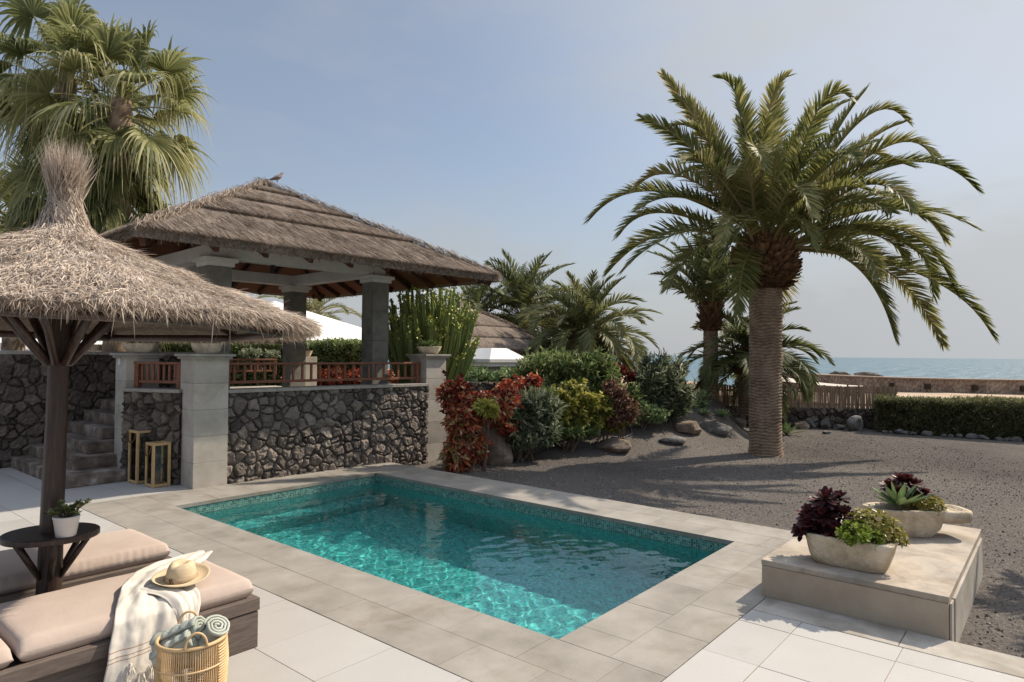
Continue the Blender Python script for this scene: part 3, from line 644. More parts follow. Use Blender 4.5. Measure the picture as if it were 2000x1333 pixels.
def thatch_face_roof(parent, half, z_eave, z_apex, levels, per_m2, mat_, mat_base, thick=.05, seed=5, rise=.22):
    """stepped thatch: packed base slabs (one per course) with straw laid on every course"""
    r_ = np.random.default_rng(seed)
    base = MB(); mb = MB(); nl = len(levels) - 1
    for q in range(4):
        rot = np.array(Matrix.Rotation(q * math.pi / 2, 3, 'Z'))
        for k in range(nl):
            t0, t1 = levels[k], levels[k + 1]; tb = t1 + (.015 if k == nl - 1 else .02)
            def pt(u, t, lift):      # u -1..1 across, t 0 apex .. 1 eave
                sag = -.03 * (1 - u * u) * t * 0
                return np.stack([u * half * t, -half * t + 0 * u, z_apex + (z_eave - z_apex) * t + lift + sag], -1)
            nu = 60; u = np.linspace(-1, 1, nu)
            tt0 = np.full(nu, max(t0 - .10, .001)); n_ = (fbm(np.stack([u * 14 * t1, np.full(nu, q * 7.1), np.full(nu, k * 3.3)], 1), 3) - .45)
            top0 = pt(u, tt0, .06); top1 = pt(u, np.full(nu, tb) + n_ * .012, .13 + n_ * .05); bot1 = pt(u, np.full(nu, tb) + n_ * .012, -.02 + n_ * .02 if k == nl - 1 else .03 + n_ * .02)
            bot0 = pt(u, tt0, .0)
            base.grid(np.stack([top0, top1, bot1, bot0]) @ rot.T)
            area = half * half * (t1 * t1 - t0 * t0); n = int(area * per_m2 * 2.0 * (1 if q in (0, 3, 1) else .35))
            tt = np.sqrt(r_.uniform(max(t0 - .03, 0) ** 2, (t1 + .004) ** 2, n)); uu = r_.uniform(-1, 1, n)
            frac = (tt - t0) / (t1 - t0)
            P = pt(uu, tt, .066 + .070 * np.clip(frac, 0, 1) + r_.uniform(-.008, .008, n))
            D = np.stack([r_.normal(.10 if q == 0 else 0, .11, n), -np.ones(n), np.full(n, -(z_apex - z_eave) / half) + r_.normal(.05, .06, n)], 1)
            D[:, 0] += .06 * np.sin(uu * 40)
            N = np.stack([r_.normal(0, .5, n), np.full(n, (z_apex - z_eave) / half), np.ones(n)], 1)
            L = r_.uniform(.14, .36, n); L = np.minimum(L, (t1 + .03 - tt) * half + .05)
            clump = fbm(np.stack([P[:, 0] * 3 + q * 9, P[:, 1] * 3, P[:, 2] * 3], 1), 3)
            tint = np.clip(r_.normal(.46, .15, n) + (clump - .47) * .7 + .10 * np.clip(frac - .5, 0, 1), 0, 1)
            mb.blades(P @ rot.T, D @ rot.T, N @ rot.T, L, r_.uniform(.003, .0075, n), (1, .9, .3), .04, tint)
            # ragged lower edge: dark eave brush, and straw darkened as shadow between courses
            n = int(2 * half * t1 * (330 if k == nl - 1 else 260)); uu = r_.uniform(-1, 1, n)
            P = pt(uu, np.full(n, t1 + .002), r_.uniform(-.01 if k == nl - 1 else .03, .125, n))
            D = np.stack([r_.normal(0, .3, n), -np.ones(n), r_.normal(-.85, .30, n)], 1); N = np.stack([r_.normal(0, .6, n), np.full(n, .6), np.ones(n)], 1)
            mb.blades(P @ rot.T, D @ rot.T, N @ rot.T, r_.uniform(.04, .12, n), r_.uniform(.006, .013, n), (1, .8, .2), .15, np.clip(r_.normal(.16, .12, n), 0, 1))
    # hip caps
    for q in range(4):
        rot = np.array(Matrix.Rotation(q * math.pi / 2, 3, 'Z')); n = int(half * 700); tt = r_.uniform(.0, 1, n)
        P = np.stack([half * tt, -half * tt, z_apex + (z_eave - z_apex) * tt + .135], 1) + r_.normal(0, .03, (n, 3))
        D = np.stack([r_.normal(.8, .5, n), r_.normal(-.8, .5, n), np.full(n, -.7)], 1); N = np.stack([r_.normal(0, .4, n), r_.normal(0, .4, n), np.ones(n)], 1)
        mb.blades(P @ rot.T, D @ rot.T, N @ rot.T, r_.uniform(.08, .2, n), r_.uniform(.006, .014, n), (1, .8, .2), .15, np.clip(r_.normal(.45, .2, n), 0, 1))
    n = 260; P = np.stack([r_.normal(0, .07, n), r_.normal(0, .07, n), z_apex + r_.uniform(.02, .16, n)], 1); D = np.stack([r_.normal(0, 1, n), r_.normal(0, 1, n), r_.normal(-.4, .4, n)], 1)
    mb.blades(P, D, r_.normal(0, 1, (n, 3)), r_.uniform(.06, .16, n), .01, (1, .8, .2), .2, r_.uniform(.2, .7, n))
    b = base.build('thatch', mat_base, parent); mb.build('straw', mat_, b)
    return b
thatch_face_roof(pv, 2.93, ZE + .01, 4.70, [0, .13, .36, .62, 1.0], 2300, M['thatch_dark'], M['thatch_base'])
# ================================================================== VEGETATION HELPERS
def frond(mb, o, az, e0, L, droop, nl=56, leaf=.5, w=.03, tint=.45, ts=.13, vee=28, r_=None, swing=0.0, rach=.022, start=.16, pw=1.5, ldroop=.16):
    r_ = r_ or rng
    n = 22; s = np.linspace(0, 1, n); ang = e0 - droop * s ** pw; dl = L / (n - 1)
    rr = np.concatenate([[0], np.cumsum(np.cos(ang[:-1]) * dl)]); zz = np.concatenate([[0], np.cumsum(np.sin(ang[:-1]) * dl)])
    a = az + swing * s ** 2
    c = np.stack([rr * np.cos(a), rr * np.sin(a), zz], 1) + np.array(o)
    return leaflets(mb, c, az, nl, leaf, w, tint, ts, vee, r_, rach, start, ldroop)

def leaflets(mb, c, az, nl, leaf, w, tint, ts, vee, r_, rach, start=.16, ldroop=.16):
    n = len(c)
    T = unit(np.gradient(c, axis=0)); B = unit(np.cross(T, [0, 0, 1.0])); bad = np.abs(T[:, 2]) > .985
    Bz = np.array([math.sin(az), -math.cos(az), 0]); B[bad] = Bz
    B = np.where((B @ Bz)[:, None] < 0, -B, B)
    tw = r_.normal(0, .35); Nn = np.cross(B, T)
    if Nn[0] @ np.array([0, 0, 1]) < 0: Nn = -Nn
    B, Nn = B * math.cos(tw) + Nn * math.sin(tw), Nn * math.cos(tw) - B * math.sin(tw)
    mb.tube(c, np.linspace(rach, rach * .2, n), 4, tint=min(.95, tint + .30), cap=False)
    t = np.linspace(start, 1, nl)
    for sd in (-1, 1):
        tt = np.clip(t + r_.normal(0, .004, nl), 0, 1); f = tt * (n - 1); i = np.clip(f.astype(int), 0, n - 2); g = (f - i)[:, None]
        ip = lambda A: A[i] * (1 - g) + A[i + 1] * g
        A = np.radians(62 - 38 * tt ** 1.5 + r_.normal(0, 5, nl)); V = np.radians(vee + r_.normal(0, 9, nl))
        D = ip(T) * np.cos(A)[:, None] + ip(B) * (sd * np.sin(A) * np.cos(V))[:, None] + ip(Nn) * (np.sin(A) * np.sin(V))[:, None]
        N = ip(Nn) * .8 - sd * ip(B) * .5 + r_.normal(0, .12, (nl, 3))
        ll = leaf * np.clip(.42 + .75 * np.sin(np.pi * np.clip(tt * .92 + .06, 0, 1)), 0, 1.1) * r_.uniform(.88, 1.08, nl)
        mb.blades(ip(c), D, N, ll, w, (.7, 1, .75, .08), ldroop, np.clip(r_.normal(tint, ts, nl), 0, 1))
    return c

def feather_crown(mb, o, N, L, leaf, w, nl, seed, skip=None, emax=84, emin=-28, tint=.42, az0=0.0, dr0=45, dr1=95, rad=.22, lens=(.85, 1.1), rach=.024):
    r_ = np.random.default_rng(seed)
    for i in range(N):
        u = (i + .5) / N; az = az0 + i * 2.39996 + r_.normal(0, .12)
        if skip and skip(u, az): continue
        e = R(emax - (emax - emin) * u ** .9 + r_.normal(0, 5)); dr = R(dr0 + (dr1 - dr0) * math.sin(min(1, u * 1.15) * math.pi / 2) + r_.normal(0, 10))
        if e < 0: dr = min(dr, R(88) + e)
        ll = L * r_.uniform(*lens) * (.86 + .22 * math.sin(u * math.pi)) * (1.22 if skip and u > .6 else 1)
        p = (o[0] + rad * u * math.cos(az), o[1] + rad * u * math.sin(az), o[2] - .28 * u)
        frond(mb, p, az, e, ll, dr, nl, leaf, w, tint + .10 * u + r_.normal(0, .05), .12, 30 - 14 * u, r_, r_.normal(0, .18), rach)

def palm_trunk(mb, h, r0, r1, seed, res=(44, 150), flare=.12, ring=.055, amp=.012, lean=(0, 0)):
    n, k = res; an = np.linspace(0, 2 * np.pi, n, endpoint=False); z = np.linspace(0, h, k)
    A, Zz = np.meshgrid(an, z); r = r0 + (r1 - r0) * (Zz / h) + r0 * flare * np.exp(-Zz / .18)
    cols = 11; u = A / (2 * np.pi) * cols; row = Zz / ring + (fbm(np.stack([np.cos(A).ravel() * 1.5, np.sin(A).ravel() * 1.5, Zz.ravel() * 2.2 + seed], 1), 3) - .45).reshape(A.shape) * 3.0; off = .5 * (np.floor(row) % 2)
    fr = row - np.floor(row); fu = np.abs(((u + off) % 1) - .5) * 2
    p = np.stack([np.cos(A).ravel() * 2.5, np.sin(A).ravel() * 2.5, Zz.ravel() * 5 + seed], 1); nse = (fbm(p, 4) - .47).reshape(A.shape)
    sc = smooth(0, .3, fr) * (1 - .9 * smooth(.55, 1, fr)) * (1 - .35 * fu ** 3)
    r = r + amp * (sc - .4) + nse * .05 * (r0 / .33)
    v = np.stack([r * np.cos(A) + lean[0] * (Zz / h) ** 1.5, r * np.sin(A) + lean[1] * (Zz / h) ** 1.5, Zz], -1)
    mb.grid(v, wrap=True, tint=np.clip(.10 + .75 * sc + nse * 1.2, 0, 1))

def leaf_mass(mb, blobs, n, L, Wd, tint=.45, ts=.2, k=7, up=.5, shell=.5, seed=1, droop=.15, whorl=True, spread=.5, prof=(.25, 1, .85, 0), fold=.35, zgrad=0.0):
    """sprigs of leaves through several ellipsoids (centre, radii)"""
    r_ = np.random.default_rng(seed); vol = np.array([b[1][0] * b[1][1] * b[1][2] for b in blobs]) ** .75; pr = vol / vol.sum()
    which = r_.choice(len(blobs), n, p=pr); C = np.array([b[0] for b in blobs])[which]; Rr = np.array([b[1] for b in blobs])[which]
    d = unit(r_.normal(0, 1, (n, 3))); rad = r_.uniform(shell ** 3, 1, n) ** (1 / 3)
    lump = fbm(C * 1.3 + d * 2.2, 3); rad *= (.45 + 1.15 * lump) * np.where(r_.random(n) < .13, 1.38, 1.0)
    Q = C + d * Rr * rad[:, None]
    ax = unit(d * np.array([1, 1, .8]) + np.array([0, 0, up]) + r_.normal(0, .3, (n, 3)))
    P = np.repeat(Q, k, 0); A = np.repeat(ax, k, 0); m = n * k
    D = A * r_.uniform(.15, 1, (m, 1)) + r_.normal(0, spread, (m, 3)); P = P + A * r_.uniform(-1.0, .2, (m, 1)) * L
    N = A + r_.normal(0, .5, (m, 3))
    tc_ = np.repeat(np.clip(r_.normal(tint, ts * .7, n), 0, 1), k) + r_.normal(0, ts * .6, m)
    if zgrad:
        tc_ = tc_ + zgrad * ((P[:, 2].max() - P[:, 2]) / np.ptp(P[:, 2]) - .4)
    mb.blades(P, D, N, L * r_.uniform(.65, 1.15, m), Wd * r_.uniform(.75, 1.2, m), prof, droop, np.clip(tc_, 0, 1), fold=fold)

def stems(mb, base, tips, r0=.03, seed=2, n=7):
    r_ = np.random.default_rng(seed)
    for tp in tips:
        b = np.array(base) + r_.normal(0, .04, 3) * np.array([1, 1, 0]); tp = np.array(tp); s = np.linspace(0, 1, n)[:, None]
        c = b + (tp - b) * s + np.array([0, 0, 1]) * (np.sin(s * np.pi) * .06) + r_.normal(0, .02, (n, 3)) * s
        mb.tube(c, np.linspace(r0, r0 * .3, n), 6, tint=r_.random(), cap=False)

def rosette(mb, o, n, L, Wd, r_, tint=.4, ts=.15, e=(8, 78), prof=(.35, .8, 1, .75, .12), droop=.12, fold=.3, axis=None, rnd=.12):
    i = np.arange(n); az = i * 2.39996 + r_.uniform(0, 6); u = (i + .5) / n; el = np.radians(e[0] + (e[1] - e[0]) * u + r_.normal(0, 4, n))
    D = np.stack([np.cos(el) * np.cos(az), np.cos(el) * np.sin(az), np.sin(el)], 1) + r_.normal(0, rnd, (n, 3)) * .5
    N = np.stack([-np.sin(el) * np.cos(az), -np.sin(el) * np.sin(az), np.cos(el)], 1)
    if axis is not None:
        q = np.array(Vector((0, 0, 1)).rotation_difference(Vector(axis)).to_matrix()); D = D @ q.T; N = N @ q.T
    mb.blades(np.repeat(np.array([o], float), n, 0) + D * L * .04, D, N, L * (1 - .35 * u) * r_.uniform(.9, 1.1, n), Wd * (1 - .2 * u), prof, droop, np.clip(tint + ts * (u - .4) * 1.5 + r_.normal(0, ts * .5, n), 0, 1), fold=fold)

def rock_mesh(mb, sx, sy, sz, seed, n=(30, 18), planes=11, rough=.10, sink=.25, c=(0, 0, 0)):
    r_ = np.random.default_rng(seed); th = np.linspace(0, 2 * np.pi, n[0], endpoint=False); ph = np.linspace(-np.pi / 2 + .02, np.pi / 2 - .02, n[1])
    Tt, Pp = np.meshgrid(th, ph); d = np.stack([np.cos(Pp) * np.cos(Tt), np.cos(Pp) * np.sin(Tt), np.sin(Pp)], -1).reshape(-1, 3)
    pn = unit(r_.normal(0, 1, (planes, 3))); pd = r_.uniform(.62, 1.0, planes)
    rr = np.minimum(1.05, np.min(np.where(d @ pn.T > .05, pd / np.maximum(d @ pn.T, .05), 9), 1))
    rr *= 1 + rough * (fbm(d * 2.6 + seed, 4) - .47) * 2
    v = d * rr[:, None] * np.array([sx, sy, sz]) / 2; v[:, 2] += sz / 2 * (1 - 2 * sink); v += np.array(c)
    mb.grid(v.reshape(n[1], n[0], 3), wrap=True); o = mb.n - len(v)
    mb.F.append(np.arange(n[0])[None] + o + (n[1] - 1) * n[0])

# ================================================================== PALMS
PB = (13.207, 4.495)
pz = gz(*PB)
pt_ = thing('palm_tree', 'large date palm with thick ringed trunk and full drooping crown standing on the open gravel', 'palm tree', (PB[0], PB[1], pz))
mb = MB(); palm_trunk(mb, 3.60, .290, .305, 3, (64, 210), ring=.06, amp=.02); mb.build('trunk', M['trunk'], pt_, smooth=True)
mb = MB(); r_ = np.random.default_rng(5)
mb.lathe([(.33, 3.25), (.43, 3.35), (.50, 3.60), (.50, 3.95), (.38, 4.12), (.2, 4.30)], 28, noise=.12, tint=.1)
n = 620; zf = r_.uniform(0, 1, n); az = np.arange(n) * 2.39996
rb = np.interp(zf, [0, .12, .35, .65, .88, 1], [.37, .50, .555, .54, .44, .30]); zb = 3.27 + .98 * zf
P = np.stack([rb * np.cos(az), rb * np.sin(az), zb], 1); el = np.radians(np.interp(zf, [0, .3, 1], [-20, 15, 65]) + r_.normal(0, 8, n))
D = np.stack([np.cos(el) * np.cos(az), np.cos(el) * np.sin(az), np.sin(el)], 1); N = np.stack([-np.sin(el) * np.cos(az), -np.sin(el) * np.sin(az), np.cos(el)], 1) + r_.normal(0, .15, (n, 3))
P = P - D * .05
mb.blades(P, D, N, np.interp(zf, [0, 1], [.11, .24]) * r_.uniform(.8, 1.3, n), .12, (1, .95, .55), -.05, np.clip(r_.normal(.55, .2, n), 0, 1), fold=.5)
mb.build('leaf_bases', M['boss'], pt_)
# crown: fronds laid out one by one (sideways, up and towards/away in metres), control point and tip, then younger ones between them
fr_ = np.random.default_rng(21); mb = MB()
K = 13.02 / 1290 / 2.381
SPEC = [((600, 350), (345, 65), 1), ((735, 60), (575, 105), -1), ((500, 330), (245, 285), -1), ((560, 230), (385, 310), 1), ((250, 430), (20, 725), 1), ((370, 400), (195, 625), -1), ((400, 560), (205, 722), -1),
        ((370, 640), (105, 965), 1), ((480, 760), (320, 1060), -1), ((480, 420), (362, 560), -1), ((640, 300), (640, 615), -2), ((820, 470), (800, 815), -2), ((650, 900), (585, 1170), -1), ((600, 640), (480, 900), -2), ((560, 180), (410, 175), 1),
        ((900, 300), (950, 25), 1), ((960, 90), (1010, 300), -2), ((1080, 180), (1285, 105), 1), ((1290, 40), (1420, 285), -1), ((1020, 150), (1165, 118), 1), ((830, 300), (780, 160), 1), ((1300, 250), (1482, 392), 1),
        ((1500, 250), (1745, 585), -1), ((1560, 470), (1738, 778), 1), ((1430, 430), (1632, 660), 1), ((1330, 260), (1350, 540), -2), ((1500, 560), (1640, 1045), -1), ((1680, 600), (1690, 1040), 1), ((1500, 760), (1740, 1278), 1), ((1640, 880), (1792, 1242), -1),
        ((1260, 800), (1332, 1258), -1), ((1130, 790), (1082, 1030), -1), ((1090, 860), (988, 1240), 1), ((1230, 600), (1322, 860), -2), ((1110, 480), (1120, 805), -2), ((1240, 330), (1400, 300), -1), ((700, 200), (690, 90), 1), ((1120, 300), (1230, 160), -1),
        ((300, 560), (150, 800), 1), ((1450, 640), (1560, 900), 1), ((760, 120), (850, 130), -1), ((660, 460), (520, 640), -2), ((980, 420), (930, 620), -2), ((1200, 430), (1300, 560), -1)]
for (cx_, cy_), (tx_, ty_), sg in SPEC:
    tp = np.array([(tx_ - 845) * K, -(ty_ - 800) * K]); ct = np.array([(cx_ - 845) * K, -(cy_ - 800) * K]); r2 = np.hypot(*tp)
    dep = math.sqrt(max(.15, 3.1 ** 2 - min(r2, 3.0) ** 2)) * (.78 if abs(sg) == 1 else .95) * (1 if sg > 0 else -1) * fr_.uniform(.8, 1.05)
    if tp[0] < -.4: dep = -abs(dep) * (.55 if sg > 0 else 1)
    elif sg > 0: dep *= .8
    b0 = np.array([.30 * np.sign(tp[0]) * min(1, abs(tp[0])), .12 if tp[1] > 0 else -.22]); s_ = np.linspace(0, 1, 24)[:, None]
    q0 = np.array([b0[0], .25 * np.sign(dep) * min(1, abs(dep)), b0[1]]); q1 = np.array([ct[0], dep * .62, ct[1]]); q2 = np.array([tp[0], dep, tp[1]])
    B_ = q0 * (1 - s_) ** 2 + 2 * q1 * s_ * (1 - s_) + q2 * s_ ** 2
    seg = np.concatenate([[0], np.cumsum(np.linalg.norm(np.diff(B_, axis=0), axis=1))]); u_ = np.linspace(0, seg[-1], 24); B_ = np.stack([np.interp(u_, seg, B_[:, i]) for i in range(3)], 1)
    c = np.zeros((24, 3)); c[:, :2] = RGT[None] * B_[:, :1] + FWD[None] * B_[:, 1:2]; c[:, 2] = B_[:, 2] + 4.25
    dv = c[14] - c[0]; az = math.atan2(dv[1], dv[0])
    leaflets(mb, c, az, int(36 * seg[-1]), .43, .032, .62 + fr_.normal(0, .09), .16, 34, fr_, .034, .14)
feather_crown(mb, (0, 0, 4.33), 36, 2.6, .42, .027, 80, 22, skip=lambda u, az: math.cos(az - math.atan2(FWD[1], FWD[0]) - .5) > .1 and u > .3, emax=86, emin=12, tint=.50, dr0=46, dr1=90, rad=.32, lens=(.8, 1.05), rach=.032)
mb.build('crown', M['palm_leaf'], pt_)

def palm(label, lat, d, z, h, r, L, N, seed, crown_kw=None, boss=None, leaf=.4, nl=40, lean=(0, 0), material='palm_far', group=None):
    p = lp(lat, d, z); t = thing('palm_tree', label, 'palm tree', p, 0, group)
    mb = MB(); palm_trunk(mb, h, r, r * .95, seed, (26, 70), ring=.07, amp=.015, lean=lean)
    mb.build('trunk', M['trunk'], t, smooth=True)
    if boss:
        mb = MB(); r_ = np.random.default_rng(seed); b0, b1, br = boss
        mb.lathe([(r, b0), (br, b0 + .12 * (b1 - b0)), (br * 1.05, b0 + .5 * (b1 - b0)), (br * .7, b1)], 18, noise=.1, tint=.15)
        n = 230; zf = r_.uniform(0, 1, n); az = np.arange(n) * 2.39996; el = np.radians(20 + 45 * zf)
        D = np.stack([np.cos(el) * np.cos(az), np.cos(el) * np.sin(az), np.sin(el)], 1); N_ = np.stack([-np.sin(el) * np.cos(az), -np.sin(el) * np.sin(az), np.cos(el)], 1)
        P = np.stack([br * .95 * np.cos(az), br * .95 * np.sin(az), b0 + (b1 - b0) * zf], 1); mb.blades(P, D, N_, .16, .09, (1, .9, .4), 0, np.clip(r_.normal(.5, .2, n), 0, 1), fold=.4)
        mb.xform(Matrix.Translation((lean[0], lean[1], 0))); mb.build('leaf_bases', M['boss'], t)
    mb = MB(); feather_crown(mb, (lean[0], lean[1], h), N, L, leaf, .04, nl, seed, **(crown_kw or {})); mb.build('crown', M[material], t)
    return t
# slim palm behind the bushes, short palm behind the big trunk, and the group behind the second roof
palm('slim palm with narrow upright crown standing by the stake fence, left of the big palm', (1388 - 1000) / 1290 * 17.0, 17.0, .55, 2.68, .185, 1.85, 34, 31, dict(emax=88, emin=48, dr0=22, dr1=60, tint=.38, rad=.15), (1.9, 2.7, .26), leaf=.36, nl=44)
palm('short palm with low drooping crown half hidden behind the big palm trunk', (1466 - 1000) / 1290 * 17.0, 17.0, .3, 1.62, .28, 1.75, 46, 32, dict(emax=76, emin=-22, dr0=55, dr1=105, tint=.38, rad=.25), (1.05, 1.7, .42), leaf=.36, nl=44)
palm('date palm with bright arching crown behind the oleanders, nearest the sea', .112 * 22, 22, .35, 2.25, .36, 2.3, 66, 33, dict(emax=84, emin=-32, dr0=45, dr1=100, tint=.50, rad=.3), (1.6, 2.35, .5), leaf=.46, nl=54)
palm('dark date palm rising behind the second thatched roof', .018 * 26, 26, .35, 3.0, .36, 2.85, 64, 34, dict(emax=84, emin=-20, dr0=40, dr1=95, tint=.42, rad=.3), None, leaf=.52, nl=52)
palm('date palm partly hidden by the pavilion eave, left of its darker neighbour', -.058 * 25, 25, .35, 2.75, .34, 2.3, 48, 35, dict(emax=80, emin=-25, dr0=45, dr1=100, tint=.36, rad=.3), None, leaf=.42, nl=40)
palm('palm with brown arching fronds seen under the pavilion roof behind the white canopy', -.305 * 29, 29, .9, 2.5, .30, 2.4, 40, 36, dict(emax=70, emin=-25, dr0=60, dr1=110, tint=.62, rad=.3), None, leaf=.36, nl=36)
palm('feather palm at the left edge of the view, behind the thatched parasol', -.755 * 15.5, 15.5, .9, 4.05, .22, 2.5, 26, 37, dict(emax=78, emin=-18, dr0=45, dr1=95, tint=.48, rad=.2), None, leaf=.50, nl=44, material='palm_leaf')
palm('small palm beyond the right edge whose fronds shade the gravel', 6.75, 6.0, -.12, 2.2, .12, 1.2, 18, 38, dict(emax=70, emin=0, dr0=50, dr1=90, tint=.4, rad=.08), None, leaf=.3, nl=30)

# fan palms on the left
def fan_leaf(mb, o, az, e0, pet, blade, droop, r_, tint):
    n = 8; s = np.linspace(0, 1, n); ang = e0 - droop * s ** 1.4; dl = pet / (n - 1)
    rr = np.concatenate([[0], np.cumsum(np.cos(ang[:-1]) * dl)]); zz = np.concatenate([[0], np.cumsum(np.sin(ang[:-1]) * dl)])
    c = np.stack([rr * math.cos(az), rr * math.sin(az), zz], 1) + np.array(o); mb.tube(c, np.linspace(.024, .012, n), 4, tint=.72, cap=False)
    T = unit(c[-1] - c[-2]); B = np.array([-math.sin(az), math.cos(az), 0]); Nn = np.cross(T, B); Nn = Nn if Nn[2] > 0 else -Nn
    tw = r_.normal(0, .35); B, Nn = B * math.cos(tw) + Nn * math.sin(tw), Nn * math.cos(tw) - B * math.sin(tw)
    m = 46; ph = np.radians(np.linspace(-128, 128, m)) + r_.normal(0, .015, m)
    D = T * np.cos(ph)[:, None] + B * np.sin(ph)[:, None] + Nn * (.18 + .22 * np.abs(np.sin(ph)))[:, None]
    N = Nn + r_.normal(0, .25, (m, 3)) + (np.cross(np.cross(D, Nn), D) * 0); N = N + np.where(np.arange(m)[:, None] % 2 == 0, .45, -.45) * np.cross(D, Nn)
    LL = blade * (.78 + .30 * np.cos(ph * .9)) * r_.uniform(.86, 1.12, m)
    dp = np.clip(.52 + .30 * (1 - np.cos(ph)) * .5 + r_.normal(0, .14, m), .1, 1.2)
    P = np.repeat(c[-1:], m, 0)
    # strips bend over hard in their outer half
    k = 8; ss = np.linspace(0, 1, k); prof = np.array([.12, .55, .9, 1, .8, .5, .28, .06]); D = unit(D); S_ = unit(np.cross(D, N))
    cc = P[:, None] + D[:, None] * (LL[:, None] * ss)[..., None]
    bend = np.clip(ss - .35, 0, 1) ** 1.6 * 2.0
    cc[..., 2] -= (dp * LL)[:, None] * bend; hz = D.copy(); hz[:, 2] = 0
    cc -= hz[:, None] * (dp * LL * .35)[:, None, None] * bend[None, :, None]
    wv = .052 * blade * prof / 2
    v = np.stack([cc - S_[:, None] * wv[None, :, None], cc + S_[:, None] * wv[None, :, None]], 2)
    base = (np.arange(m) * k * 2)[:, None]; i = np.arange(k - 1)[None] * 2; a = base + i
    tt = np.clip(tint + r_.normal(0, .10, m), 0, 1)[:, None, None] + np.linspace(-.08, .22, k)[None, :, None]
    mb.add(v.reshape(-1, 3), np.stack([a, a + 1, a + 3, a + 2], -1).reshape(-1, 4), np.clip(np.broadcast_to(tt, (m, k, 2)), 0, 1).reshape(-1))

def fan_palm(label, lat, d, z0, h, r, seed, nleaf, nskirt, sk_len, reach=1.0, az_bias=None):
    p = lp(lat, d, z0); t = thing('fan_palm', label, 'palm tree', p, 0, None); r_ = np.random.default_rng(seed)
    mb = MB(); palm_trunk(mb, h, r, r * .85, seed, (26, 90), ring=.09, amp=.015)
    for i in range(500):
        pass
    mb.build('trunk', M['trunk'], t, smooth=True)
    mb = MB()
    for i in range(nleaf):
        u = (i + .5) / nleaf; az = i * 2.39996 + r_.normal(0, .15); e = R(84 - 112 * u + r_.normal(0, 6))
        fan_leaf(mb, (0, 0, h - .35 * u), az, e, r_.uniform(.95, 1.35) * reach, r_.uniform(.95, 1.2) * reach, R(18 + 30 * u), r_, .46 + .14 * u + r_.normal(0, .08))
    for i in range(nskirt):
        az = i * 2.39996 + r_.normal(0, .2); zz = h - .55 - r_.uniform(0, 1) ** 1.2 * sk_len
        fan_leaf(mb, (0, 0, zz), az, R(-22 + r_.normal(0, 12)), r_.uniform(.45, .85), r_.uniform(.8, 1.05), R(45), r_, .44 + r_.normal(0, .12) + .15 * (h - zz) / sk_len * .6)
    mb.build('crown', M['fan_leaf'], t); return t
fan_palm('tall fan palm with shaggy green skirt behind the parasol, the left of two', -.685 * 14, 14, .9, 6.7, .24, 41, 27, 20, 2.4)
fan_palm('tall fan palm with long hanging skirt nearest the pavilion roof, the right of two', -.60 * 13.6, 13.6, .9, 6.1, .24, 42, 28, 40, 3.4)

# ================================================================== SHRUBS
def shrub(name, label, cat, base_px, dist, blobs, n, L, Wd, material, seed, tint=.45, ts=.2, k=7, up=.5, droop=.15, spread=.5, shell=.45, stem_r=.025, prof=(.25, 1, .85, 0), zgrad=0.0, zoff=0.0, group=None):
    """blobs given as (photo px, py, radius m, squash) around a distance"""
    b = at(base_px[0], base_px[1], dist); zb = gz(b.x, b.y) + zoff
    t = thing(name, label, cat, (b.x, b.y, zb), 0, group); B = []; tips = []
    for (px, py, dd, rx, rz) in blobs:
        c = at(px, py, dist + dd); c = np.array([c.x - b.x, c.y - b.y, c.z - zb]); B.append((c, (rx, rx, rz))); tips.append(c)
    mb = MB(); leaf_mass(mb, B, n, L, Wd, tint, ts, k, up, shell, seed, droop, True, spread, prof, zgrad=zgrad); mb.build('foliage', M[material], t)
    mb = MB(); stems(mb, (0, 0, -.03), tips, stem_r, seed); mb.build('stem', M['stem'], t)
    return t
shrub('croton_bush', 'red and orange leaved croton cascading beside the far stone pillar', 'bush', (915, 905), 11.0,
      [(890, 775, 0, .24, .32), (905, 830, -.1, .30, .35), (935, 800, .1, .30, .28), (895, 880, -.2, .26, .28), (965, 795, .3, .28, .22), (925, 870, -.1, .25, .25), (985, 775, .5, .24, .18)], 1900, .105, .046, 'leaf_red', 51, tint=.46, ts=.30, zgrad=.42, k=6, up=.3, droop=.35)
shrub('croton_bush', 'small croton with red tips spreading left of the tall oleander', 'bush', (1000, 870), 12.4,
      [(1000, 760, .3, .26, .18), (1035, 748, .5, .22, .16), (1005, 800, .2, .22, .2)], 560, .10, .042, 'leaf_red', 52, tint=.36, ts=.25, k=6, up=.4, droop=.3)
shrub('croton_bush', 'yellow flecked croton clump growing among the red ones', 'bush', (945, 880), 10.9,
      [(945, 792, -.1, .13, .10), (960, 800, -.1, .12, .10)], 110, .11, .05, 'leaf_lime', 53, tint=.75, ts=.15, k=6, up=.5)
shrub('oleander_bush', 'wide dark green oleander rising behind the yellow crotons', 'bush', (1120, 840), 13.8,
      [(1040, 735, 0, .42, .40), (1085, 715, .2, .45, .36), (1140, 720, .2, .48, .36), (1180, 725, .3, .36, .30), (1060, 780, -.2, .40, .38), (1130, 775, -.1, .45, .40), (1190, 770, .1, .30, .36), (1110, 820, -.1, .4, .3), (1015, 770, .2, .34, .32), (1080, 835, 0, .36, .22), (1165, 830, .2, .34, .26), (1205, 790, .3, .28, .3)], 2300, .165, .034, 'leaf_green', 54, tint=.52, ts=.30, shell=.25, k=9, up=.9, droop=.1, spread=.45)
